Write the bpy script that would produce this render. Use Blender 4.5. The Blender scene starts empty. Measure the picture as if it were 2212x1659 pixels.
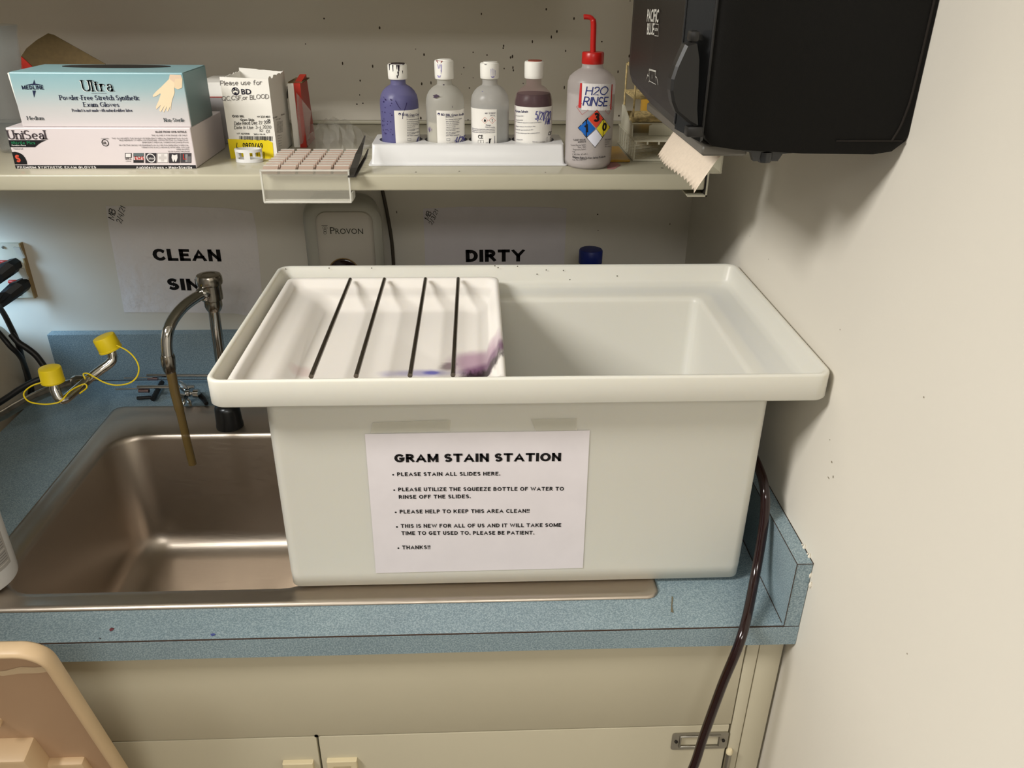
import bpy, bmesh, math, random
from mathutils import Vector, Matrix
random.seed(7)
S = bpy.context.scene
COL = S.collection
PI = math.pi

# ------------------------------------------------------------------ camera, world, lights, exposure
cam_d = bpy.data.cameras.new('camera')
cam = bpy.data.objects.new('camera', cam_d); COL.objects.link(cam)
cam_d.sensor_fit = 'HORIZONTAL'; cam_d.sensor_width = 36.0; cam_d.lens = 28.185
cam_d.clip_start = 0.02
RT = Vector((0.99912186, -0.04100039, 0.00862974)); UP = Vector((0.01113017, 0.45828691, 0.88873462)); FW = Vector((0.04039336, 0.88785814, -0.45834081))
M = Matrix((RT, UP, -FW)).transposed().to_4x4(); M.translation = Vector((-0.41501722, -1.52820006, 0.75928537))
cam.matrix_world = M
S.camera = cam

world = bpy.data.worlds.new('world'); S.world = world; world.use_nodes = True
bg = world.node_tree.nodes['Background']; bg.inputs[0].default_value = (0.55, 0.68, 0.85, 1); bg.inputs[1].default_value = 0.6

def area(name, loc, target, sx, sy, power, color):
    d = bpy.data.lights.new(name, 'AREA'); d.shape = 'RECTANGLE'; d.size = sx; d.size_y = sy; d.energy = power; d.color = color
    o = bpy.data.objects.new(name, d); COL.objects.link(o); o.location = loc
    o.rotation_euler = (Vector(target) - Vector(loc)).to_track_quat('-Z', 'Y').to_euler()
    return o
area('ceiling_lamp', (-2.06, -1.50, 1.60), (-2.06, -1.50, 0), 1.25, 0.45, 87, (1.0, 0.975, 0.935))
area('ceiling_lamp', (-0.35, -3.0, 1.60), (-0.35, -3.0, 0), 1.0, 0.55, 25, (1.0, 0.975, 0.935))
wd = area('added_cool_lamp', (-1.54, -0.14, 0.33), (-1.30, 0.02, 0.12), 0.14, 0.20, 0.36, (0.45, 0.72, 1.0)); wd.data.spread = math.radians(62)  # cool lamp added beside the vessel for the bluish glow on the wall
S.view_settings.view_transform = 'Standard'; S.view_settings.look = 'None'
S.view_settings.exposure = 0.0; S.view_settings.gamma = 1.0; S.view_settings.use_curve_mapping = False

# ------------------------------------------------------------------ materials
def srgb(r, g, b):
    f = lambda c: (c / 255 / 12.92) if c / 255 <= 0.04045 else ((c / 255 + 0.055) / 1.055) ** 2.4
    return (f(r), f(g), f(b), 1.0)
def setin(b, k, v):
    if k in b.inputs: b.inputs[k].default_value = v
def mat(name, col, rough=0.5, metal=0.0, spec=0.5, noise=None, bump=None, sss=0.0, coat=0.0, trans=0.0, ior=1.45):
    m = bpy.data.materials.new(name); m.use_nodes = True
    nt = m.node_tree; b = nt.nodes['Principled BSDF']
    b.inputs['Base Color'].default_value = col; b.inputs['Roughness'].default_value = rough; b.inputs['Metallic'].default_value = metal
    setin(b, 'Specular IOR Level', spec); setin(b, 'IOR', ior); setin(b, 'Coat Weight', coat); setin(b, 'Transmission Weight', trans)
    if sss:
        setin(b, 'Subsurface Weight', sss); b.inputs['Subsurface Radius'].default_value = (1.0, 0.85, 0.6); setin(b, 'Subsurface Scale', 0.012)
    tc = nt.nodes.new('ShaderNodeTexCoord')
    if noise:                               # (scale, dark factor, light factor[, stretch])
        n = nt.nodes.new('ShaderNodeTexNoise'); n.inputs['Scale'].default_value = noise[0]; n.inputs['Detail'].default_value = 4
        r = nt.nodes.new('ShaderNodeValToRGB')
        r.color_ramp.elements[0].position = 0.3; r.color_ramp.elements[1].position = 0.7
        r.color_ramp.elements[0].color = tuple(c * noise[1] for c in col[:3]) + (1,)
        r.color_ramp.elements[1].color = tuple(min(1, c * noise[2]) for c in col[:3]) + (1,)
        if len(noise) > 3:
            mp = nt.nodes.new('ShaderNodeMapping'); mp.inputs['Scale'].default_value = noise[3]
            nt.links.new(tc.outputs['Object'], mp.inputs[0]); nt.links.new(mp.outputs[0], n.inputs['Vector'])
        else: nt.links.new(tc.outputs['Object'], n.inputs['Vector'])
        nt.links.new(n.outputs['Fac'], r.inputs[0]); nt.links.new(r.outputs[0], b.inputs['Base Color'])
    if bump:                                # (scale, strength, distance)
        n = nt.nodes.new('ShaderNodeTexNoise'); n.inputs['Scale'].default_value = bump[0]; n.inputs['Detail'].default_value = 3
        bp = nt.nodes.new('ShaderNodeBump'); bp.inputs['Strength'].default_value = bump[1]; bp.inputs['Distance'].default_value = bump[2]
        nt.links.new(tc.outputs['Object'], n.inputs['Vector']); nt.links.new(n.outputs['Fac'], bp.inputs['Height']); nt.links.new(bp.outputs[0], b.inputs['Normal'])
    return m
def film(name, col, alpha, rough=0.3, spec=0.5, transl=0.0):
    """thin frosted plastic: part see-through, part diffuse / translucent"""
    m = mat(name, col, rough, 0, spec); nt = m.node_tree; b = nt.nodes['Principled BSDF']; out = nt.nodes['Material Output']
    base = b.outputs[0]
    if transl:
        t = nt.nodes.new('ShaderNodeBsdfTranslucent'); t.inputs[0].default_value = col
        mx = nt.nodes.new('ShaderNodeMixShader'); mx.inputs[0].default_value = transl
        nt.links.new(base, mx.inputs[1]); nt.links.new(t.outputs[0], mx.inputs[2]); base = mx.outputs[0]
    tr = nt.nodes.new('ShaderNodeBsdfTransparent'); mix = nt.nodes.new('ShaderNodeMixShader'); mix.inputs[0].default_value = alpha
    nt.links.new(tr.outputs[0], mix.inputs[1]); nt.links.new(base, mix.inputs[2]); nt.links.new(mix.outputs[0], out.inputs[0])
    return m
_flat = {}
def flat(r, g, b, rough=0.6):
    k = (r, g, b, rough)
    if k not in _flat: _flat[k] = mat('ink_%02x%02x%02x' % (r, g, b), srgb(r, g, b), rough, 0, 0.3)
    return _flat[k]

def speckle_laminate(name, base, light, dark):
    m = mat(name, base, 0.38, 0, 0.45); nt = m.node_tree; b = nt.nodes['Principled BSDF']
    tc = nt.nodes.new('ShaderNodeTexCoord')
    n1 = nt.nodes.new('ShaderNodeTexNoise'); n1.inputs['Scale'].default_value = 520; n1.inputs['Detail'].default_value = 2
    n2 = nt.nodes.new('ShaderNodeTexNoise'); n2.inputs['Scale'].default_value = 14; n2.inputs['Detail'].default_value = 5
    r1 = nt.nodes.new('ShaderNodeValToRGB'); e = r1.color_ramp.elements
    e[0].position = 0.36; e[0].color = dark; e[1].position = 0.64; e[1].color = light
    x = r1.color_ramp.elements.new(0.5); x.color = base
    r2 = nt.nodes.new('ShaderNodeValToRGB'); r2.color_ramp.elements[0].color = (0.8, 0.8, 0.8, 1); r2.color_ramp.elements[1].color = (1.08, 1.08, 1.06, 1)
    mx = nt.nodes.new('ShaderNodeMix'); mx.data_type = 'RGBA'; mx.blend_type = 'MULTIPLY'; mx.inputs[0].default_value = 1.0
    for n in (n1, n2): nt.links.new(tc.outputs['Object'], n.inputs['Vector'])
    nt.links.new(n1.outputs['Fac'], r1.inputs[0]); nt.links.new(n2.outputs['Fac'], r2.inputs[0])
    nt.links.new(r1.outputs[0], mx.inputs[6]); nt.links.new(r2.outputs[0], mx.inputs[7]); nt.links.new(mx.outputs[2], b.inputs['Base Color'])
    return m
def gradient_z(name, stops, z0, z1, rough=0.35):
    """printed colour gradient along the object's own height"""
    m = mat(name, stops[0][1], rough); nt = m.node_tree; b = nt.nodes['Principled BSDF']
    tc = nt.nodes.new('ShaderNodeTexCoord'); sp = nt.nodes.new('ShaderNodeSeparateXYZ'); mr = nt.nodes.new('ShaderNodeMapRange')
    mr.inputs[1].default_value = z0; mr.inputs[2].default_value = z1
    r = nt.nodes.new('ShaderNodeValToRGB')
    while len(r.color_ramp.elements) < len(stops): r.color_ramp.elements.new(0.5)
    for e, (p, c) in zip(r.color_ramp.elements, stops): e.position = p; e.color = c
    nt.links.new(tc.outputs['Object'], sp.inputs[0]); nt.links.new(sp.outputs[2], mr.inputs[0]); nt.links.new(mr.outputs[0], r.inputs[0]); nt.links.new(r.outputs[0], b.inputs['Base Color'])
    return m
def brushed(name, col, rough, stretch):
    m = mat(name, col, rough, 1.0, 0.5); nt = m.node_tree; b = nt.nodes['Principled BSDF']
    tc = nt.nodes.new('ShaderNodeTexCoord'); mp = nt.nodes.new('ShaderNodeMapping'); mp.inputs['Scale'].default_value = stretch
    n = nt.nodes.new('ShaderNodeTexNoise'); n.inputs['Scale'].default_value = 40; n.inputs['Detail'].default_value = 5
    mr = nt.nodes.new('ShaderNodeMapRange'); mr.inputs[3].default_value = rough * 0.75; mr.inputs[4].default_value = rough * 1.3
    bp = nt.nodes.new('ShaderNodeBump'); bp.inputs['Strength'].default_value = 0.08; bp.inputs['Distance'].default_value = 0.001
    nt.links.new(tc.outputs['Object'], mp.inputs[0]); nt.links.new(mp.outputs[0], n.inputs['Vector']); nt.links.new(n.outputs['Fac'], mr.inputs[0])
    nt.links.new(mr.outputs[0], b.inputs['Roughness']); nt.links.new(n.outputs['Fac'], bp.inputs['Height']); nt.links.new(bp.outputs[0], b.inputs['Normal'])
    return m

# ------------------------------------------------------------------ mesh builder
def rrect(x0, x1, y0, y1, r, n=4):
    pts = []
    r = min(r, (x1 - x0) / 2 - 1e-5, (y1 - y0) / 2 - 1e-5)
    for cx, cy, a in ((x1 - r, y1 - r, 0), (x0 + r, y1 - r, 90), (x0 + r, y0 + r, 180), (x1 - r, y0 + r, 270)):
        for i in range(n + 1):
            t = math.radians(a + 90 * i / n); pts.append((cx + r * math.cos(t), cy + r * math.sin(t)))
    return pts
def smooth_path(pts, n=6):
    """Catmull-Rom through the points"""
    P = [Vector(p) for p in pts]; P = [2 * P[0] - P[1]] + P + [2 * P[-1] - P[-2]]
    out = []
    for i in range(1, len(P) - 2):
        a, b, c, d = P[i - 1:i + 3]
        for k in range(n):
            t = k / n
            out.append(0.5 * ((2 * b) + (c - a) * t + (2 * a - 5 * b + 4 * c - d) * t * t + (3 * b - a - 3 * c + d) * t ** 3))
    out.append(P[-2]); return out
class MB:
    def __init__(s): s.v = []; s.f = []; s.sm = []; s.mi = []
    def add(s, v, f, smooth=False, mi=0):
        o = len(s.v); s.v += [tuple(p) for p in v]
        for q in f: s.f.append([i + o for i in q]); s.sm.append(smooth); s.mi.append(mi)
        return s
    def box(s, x0, x1, y0, y1, z0, z1, bevel=0, seg=2, mi=0, smooth=True):
        if not bevel:
            v = [(x, y, z) for z in (z0, z1) for y in (y0, y1) for x in (x0, x1)]
            return s.add(v, [(0, 2, 3, 1), (4, 5, 7, 6), (0, 1, 5, 4), (2, 6, 7, 3), (0, 4, 6, 2), (1, 3, 7, 5)], False, mi)
        bm = bmesh.new(); bmesh.ops.create_cube(bm, size=1)
        for q in bm.verts: q.co = Vector(((x0 + x1) / 2 + q.co.x * (x1 - x0), (y0 + y1) / 2 + q.co.y * (y1 - y0), (z0 + z1) / 2 + q.co.z * (z1 - z0)))
        bmesh.ops.bevel(bm, geom=bm.edges[:], offset=bevel, segments=seg, profile=0.5, affect='EDGES')
        bm.verts.index_update(); s.add([q.co[:] for q in bm.verts], [[q.index for q in p.verts] for p in bm.faces], smooth, mi); bm.free(); return s
    def loft(s, rings, cap0=True, cap1=True, smooth=True, closed=True, mi=0):
        n = len(rings[0]); v = [p for r in rings for p in r]; f = []
        for i in range(len(rings) - 1):
            for j in range(n if closed else n - 1):
                k = (j + 1) % n; f.append((i * n + j, i * n + k, (i + 1) * n + k, (i + 1) * n + j))
        if cap0: f.append(tuple(reversed(range(n))))
        if cap1: f.append(tuple(range((len(rings) - 1) * n, len(rings) * n)))
        return s.add(v, f, smooth, mi)
    def tube(s, pts, r, n=10, caps=True, smooth=True, mi=0):
        P = [Vector(p) for p in pts]; rr = r if isinstance(r, (list, tuple)) else [r] * len(P)
        rings = []; prev = None
        for i, p in enumerate(P):
            t = (P[min(i + 1, len(P) - 1)] - P[max(i - 1, 0)]).normalized()
            if prev is None:
                a = Vector((0, 0, 1)) if abs(t.z) < 0.9 else Vector((1, 0, 0)); u = t.cross(a).normalized()
            else: u = (prev - t * prev.dot(t)).normalized()
            prev = u; w = t.cross(u)
            rings.append([p + (u * math.cos(2 * PI * k / n) + w * math.sin(2 * PI * k / n)) * rr[i] for k in range(n)])
        return s.loft(rings, caps, caps, smooth, True, mi)
    def lathe(s, prof, c=(0, 0, 0), n=32, m=None, cap0=True, cap1=True, smooth=True, mi=0, ribs=0, ribdepth=0.0):
        rings = []
        for r, z in prof:
            ring = []
            for k in range(n):
                a = 2 * PI * k / n; q = r - (ribdepth if ribs and k % 2 else 0)
                p = Vector((q * math.cos(a), q * math.sin(a), z)); p = (m @ p) if m else p
                ring.append(p + Vector(c))
            rings.append(ring)
        return s.loft(rings, cap0, cap1, smooth, True, mi)
    def prism(s, poly, a, b, plane='xy', mi=0, smooth=False):
        """polygon in a plane pushed from a to b along the third axis"""
        def P(u, v, w): return {'xy': (u, v, w), 'xz': (u, w, v), 'yz': (w, u, v)}[plane]
        return s.loft([[P(u, v, a) for u, v in poly], [P(u, v, b) for u, v in poly]], True, True, smooth, True, mi)
    def xf(s, m): s.v = [tuple(m @ Vector(p)) for p in s.v]; return s
    def mesh(s, name, mats):
        me = bpy.data.meshes.new(name); me.from_pydata(s.v, [], s.f)
        for m in (mats if isinstance(mats, (list, tuple)) else [mats]): me.materials.append(m)
        me.polygons.foreach_set('use_smooth', s.sm); me.polygons.foreach_set('material_index', s.mi); me.validate(); me.update()
        return me
    def build(s, name, mats, parent=None, fix=True, sharp=40):
        me = s.mesh(name, mats)
        if fix:
            bm = bmesh.new(); bm.from_mesh(me); bmesh.ops.recalc_face_normals(bm, faces=bm.faces[:]); bm.to_mesh(me); bm.free()
        if any(s.sm): me.set_sharp_from_angle(angle=math.radians(sharp))
        o = bpy.data.objects.new(name, me); COL.objects.link(o)
        if parent: attach(o, parent)
        return o
BASE = {}
def attach(o, parent):
    """child keeps its place: geometry is given in world metres, parents sit unrotated at their base"""
    o.parent = parent; o.location = -Vector(BASE.get(parent.name, (0, 0, 0)))
def thing(name, label, cat, loc=(0, 0, 0), group=None):
    o = bpy.data.objects.new(name, None); COL.objects.link(o); o.location = loc; BASE[o.name] = tuple(loc)
    o.empty_display_size = 0.02; o['label'] = label; o['category'] = cat
    if group: o['group'] = group
    return o
def tag(o, label, cat, group=None):
    o['label'] = label; o['category'] = cat
    if group: o['group'] = group
    return o
def struct(o): o['kind'] = 'structure'; return o
def plate(outer, holes, thick, bevel=0.0):
    """flat plate with holes in the XY plane, as (verts, faces)"""
    cu = bpy.data.curves.new('t', 'CURVE'); cu.dimensions = '2D'; cu.fill_mode = 'BOTH'; cu.extrude = thick / 2; cu.bevel_depth = bevel; cu.bevel_resolution = 1
    for poly in [outer] + holes:
        sp = cu.splines.new('POLY'); sp.points.add(len(poly) - 1); sp.use_cyclic_u = True
        for p, q in zip(sp.points, poly): p.co = (q[0], q[1], 0, 1)
    o = bpy.data.objects.new('t', cu); COL.objects.link(o); bpy.context.view_layer.update()
    me = bpy.data.meshes.new_from_object(o.evaluated_get(bpy.context.evaluated_depsgraph_get()))
    v = [p.co[:] for p in me.vertices]; f = [list(p.vertices) for p in me.polygons]
    bpy.data.objects.remove(o); bpy.data.curves.remove(cu); bpy.data.meshes.remove(me)
    return v, f

# ------------------------------------------------------------------ lettering
def A(cx, cy, rx, ry, a0, a1, n=10): return [(cx + rx * math.cos(math.radians(a0 + (a1 - a0) * i / n)), cy + ry * math.sin(math.radians(a0 + (a1 - a0) * i / n))) for i in range(n + 1)]
X = 0.64
G = {
 'A': [[(0, 0), (.4, 1), (.8, 0)], [(.15, .36), (.65, .36)]],
 'B': [[(0, 0), (0, 1)], [(0, 1), (.35, 1)] + A(.35, .77, .25, .23, 90, -90) + [(0, .54)], [(.3, .54)] + A(.36, .27, .3, .27, 90, -90) + [(0, 0)]],
 'C': [A(.45, .5, .45, .5, 45, 315)], 'D': [[(0, 0), (0, 1)], [(0, 1), (.25, 1)] + A(.25, .5, .5, .5, 90, -90) + [(0, 0)]],
 'E': [[(0, 0), (0, 1)], [(0, 1), (.55, 1)], [(0, .52), (.45, .52)], [(0, 0), (.58, 0)]], 'F': [[(0, 0), (0, 1)], [(0, 1), (.55, 1)], [(0, .52), (.45, .52)]],
 'G': [A(.45, .5, .45, .5, 45, 330) + [(.88, .45), (.5, .45)]], 'H': [[(0, 0), (0, 1)], [(.7, 0), (.7, 1)], [(0, .5), (.7, .5)]], 'I': [[(0, 0), (0, 1)]],
 'J': [[(.4, 1), (.4, .2)] + A(.2, .2, .2, .2, 0, -150)], 'K': [[(0, 0), (0, 1)], [(.6, 1), (0, .45)], [(.2, .6), (.65, 0)]], 'L': [[(0, 1), (0, 0)], [(0, 0), (.55, 0)]],
 'M': [[(0, 0), (.05, 1)], [(.05, 1), (.45, .1), (.85, 1)], [(.85, 1), (.9, 0)]], 'N': [[(0, 0), (0, 1)], [(0, 1), (.7, 0)], [(.7, 0), (.7, 1)]], 'O': [A(.47, .5, .47, .5, 90, 450, 18)],
 'P': [[(0, 0), (0, 1)], [(0, 1), (.33, 1)] + A(.33, .74, .27, .26, 90, -90) + [(0, .48)]], 'Q': [A(.47, .5, .47, .5, 90, 450, 18), [(.55, .25), (.95, -.1)]],
 'R': [[(0, 0), (0, 1)], [(0, 1), (.33, 1)] + A(.33, .75, .27, .25, 90, -90) + [(0, .5)], [(.3, .5), (.68, 0)]], 'S': [A(.3, .75, .28, .25, 40, 270) + A(.3, .25, .3, .25, 90, -140)],
 'T': [[(0, 1), (.75, 1)], [(.37, 1), (.37, 0)]], 'U': [[(0, 1), (0, .3)] + A(.33, .3, .33, .3, 180, 360) + [(.66, 1)]], 'V': [[(0, 1), (.38, 0), (.76, 1)]],
 'W': [[(0, 1), (.28, 0), (.5, .9), (.75, 0), (1.02, 1)]], 'X': [[(0, 1), (.7, 0)], [(.7, 1), (0, 0)]], 'Y': [[(0, 1), (.36, .5), (.72, 1)], [(.36, .5), (.36, 0)]], 'Z': [[(0, 1), (.65, 1), (0, 0), (.68, 0)]],
 'a': [A(.24, .44, .21, .2, 160, 0, 8) + [(.45, 0)], A(.23, .18, .22, .19, 80, 350, 12), [(.2, .37), (.45, .37)]], 'b': [[(0, 1), (0, 0)], A(.27, .31, .27, .31, 150, -150, 12)], 'c': [A(.28, .31, .28, .31, 50, 310)],
 'd': [A(.27, .31, .27, .31, 40, 330, 12), [(.54, 1), (.54, 0)]], 'e': [[(.03, .34), (.54, .34)] + A(.28, .31, .27, .31, 10, 310, 14)], 'f': [A(.32, .82, .17, .18, 60, 180, 6) + [(.15, 0)], [(0, X), (.34, X)]],
 'g': [A(.27, .33, .27, .3, 40, 330, 12), [(.54, X), (.54, -.1)] + A(.28, -.1, .26, .2, 0, -150, 8)], 'h': [[(0, 1), (0, 0)], A(.25, .37, .25, .27, 150, 0, 8) + [(.5, 0)]], 'i': [[(0, X), (0, 0)], [(0, .84), (.001, .9)]],
 'j': [[(.15, X), (.15, -.15)] + A(0, -.15, .15, .15, 0, -120, 6), [(.15, .84), (.151, .9)]], 'k': [[(0, 1), (0, 0)], [(.42, X), (0, .26)], [(.15, .38), (.48, 0)]], 'l': [[(0, 1), (0, 0)]],
 'm': [[(0, X), (0, 0)], A(.2, .4, .2, .24, 150, 0, 8) + [(.4, 0)], A(.6, .4, .2, .24, 150, 0, 8) + [(.8, 0)]], 'n': [[(0, X), (0, 0)], A(.25, .38, .25, .26, 150, 0, 8) + [(.5, 0)]], 'o': [A(.29, .31, .29, .31, 90, 450, 16)],
 'p': [[(0, X), (0, -.3)], A(.27, .31, .27, .31, 150, -150, 12)], 'q': [A(.27, .31, .27, .31, 40, 330, 12), [(.54, X), (.54, -.3)]], 'r': [[(0, X), (0, 0)], A(.22, .38, .22, .25, 160, 50, 6)],
 's': [A(.2, .47, .18, .16, 40, 270, 8) + A(.2, .16, .2, .16, 90, -140, 8)], 't': [[(.14, .86), (.14, .14)] + A(.27, .14, .13, .14, 180, 300, 5), [(0, X), (.33, X)]], 'u': [[(0, X), (0, .25)] + A(.24, .25, .24, .25, 180, 360, 8), [(.48, X), (.48, 0)]],
 'v': [[(0, X), (.26, 0), (.52, X)]], 'w': [[(0, X), (.2, 0), (.38, .55), (.58, 0), (.78, X)]], 'x': [[(0, X), (.48, 0)], [(.48, X), (0, 0)]], 'y': [[(0, X), (.26, .05)], [(.52, X), (.16, -.28), (0, -.26)]], 'z': [[(0, X), (.45, X), (0, 0), (.48, 0)]],
 '0': [A(.3, .5, .3, .5, 90, 450, 16)], '1': [[(0, .78), (.2, 1), (.2, 0)]], '2': [A(.3, .72, .28, .28, 160, -30, 9) + [(0, 0), (.6, 0)]], '3': [A(.28, .76, .26, .24, 140, -80, 8), A(.28, .27, .3, .27, 85, -140, 9)],
 '4': [[(.45, 0), (.45, 1), (0, .32), (.62, .32)]], '5': [[(.55, 1), (.1, 1), (.06, .58)] + A(.28, .32, .3, .32, 130, -140, 10)], '6': [[(.5, .98), (.1, .5)] + A(.3, .3, .3, .3, 150, 510, 14)], '7': [[(0, 1), (.6, 1), (.2, 0)]],
 '8': [A(.3, .75, .25, .25, 90, 450, 12), A(.3, .26, .3, .26, 90, 450, 12)], '9': [A(.3, .7, .28, .3, 0, 360, 14), [(.58, .7), (.4, 0)]],
 '-': [[(0, .36), (.35, .36)]], '.': [[(0, 0), (.06, .02)]], ',': [[(.06, .04), (0, -.16)]], ':': [[(0, 0), (.05, .02)], [(0, .5), (.05, .52)]], '/': [[(0, -.15), (.35, 1.1)]], '!': [[(0, 1), (0, .25)], [(0, 0), (.001, .06)]],
}
def strokes(text, style):
    """polylines of a string, unit cap height"""
    out = []; x = 0
    for ch in text:
        if ch == ' ': x += .45; continue
        g = G.get(ch, G['-']); w = max(p[0] for l in g for p in l)
        j = (lambda: random.uniform(-.05, .05)) if style == 'h' else (lambda: 0)
        oy = j(); sl = .16 if style == 'h' else (.2 if style == 'i' else 0)
        for l in g: out.append([(x + p[0] + p[1] * sl + j() * .4, p[1] + oy + j() * .4) for p in l])
        x += w + (.2 if style == 'h' else .26)
    return out, x - .2
GB = dict(G)
GB.update({'M': [[(0, 0), (0, 1)], [(.95, 0), (.95, 1)], [(0, .98), (.475, .12), (.95, .98)]], 'N': [[(0, 0), (0, 1)], [(.75, 0), (.75, 1)], [(0, 1), (.75, 0)]], 'A': [[(-.04, -.06), (.42, 1), (.88, -.06)], [(.16, .3), (.68, .3)]],
 'V': [[(-.04, 1.06), (.42, 0), (.88, 1.06)]], 'Y': [[(-.04, 1.06), (.4, .46), (.84, 1.06)], [(.4, .46), (.4, 0)]], 'W': [[(-.06, 1.06), (.28, .05), (.6, .95), (.92, .05), (1.26, 1.06)]], 'K': [[(0, 0), (0, 1)], [(.72, 1.06), (.05, .42)], [(.25, .58), (.78, -.06)]], 'X': [[(-.04, 1.06), (.8, -.06)], [(.8, 1.06), (-.04, -.06)]], 'Z': [[(0, 1), (.7, 1), (0, 0), (.74, 0)]],
 'I': [[(0, 0), (0, 1)]], '.': [[(0, -.02), (0, .08)]], '!': [[(0, 1), (0, .52)], [(0, -.02), (0, .02)]], '%': [A(.2, .75, .18, .22, 90, 450, 10), A(.8, .25, .18, .22, 90, 450, 10), [(.8, 1), (.2, 0)]], '&': [[(.8, 0), (.2, .75)] + A(.38, .8, .18, .2, 190, -20, 8) + [(.1, .35)] + A(.3, .22, .26, .24, 160, 330, 8) + [(.8, .45)]]})
FONT = {}
def bake_font(strings):
    """all type set in Blender's own font, turned into meshes in one go"""
    obs = []
    for st, tx in strings:
        cu = bpy.data.curves.new('t', 'FONT'); cu.body = tx; cu.size = 1; cu.resolution_u = 2 if len(tx) < 24 else 1
        cu.offset = 0.035 if st == 'b' else (0.02 if st == 'm' else 0.0)
        if st == 'b': cu.space_character = 1.12
        o = bpy.data.objects.new('t', cu); COL.objects.link(o); obs.append((st, tx, o, cu))
    bpy.context.view_layer.update(); dg = bpy.context.evaluated_depsgraph_get()
    for st, tx, o, cu in obs:
        me = bpy.data.meshes.new_from_object(o.evaluated_get(dg))
        v = [(p.co.x, p.co.y) for p in me.vertices]; f = [list(p.vertices) for p in me.polygons]
        xs = [p[0] for p in v]; FONT[(st, tx)] = (v, f, min(xs), max(xs)); bpy.data.meshes.remove(me); bpy.data.objects.remove(o); bpy.data.curves.remove(cu)
CAPH = 0.729
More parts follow.
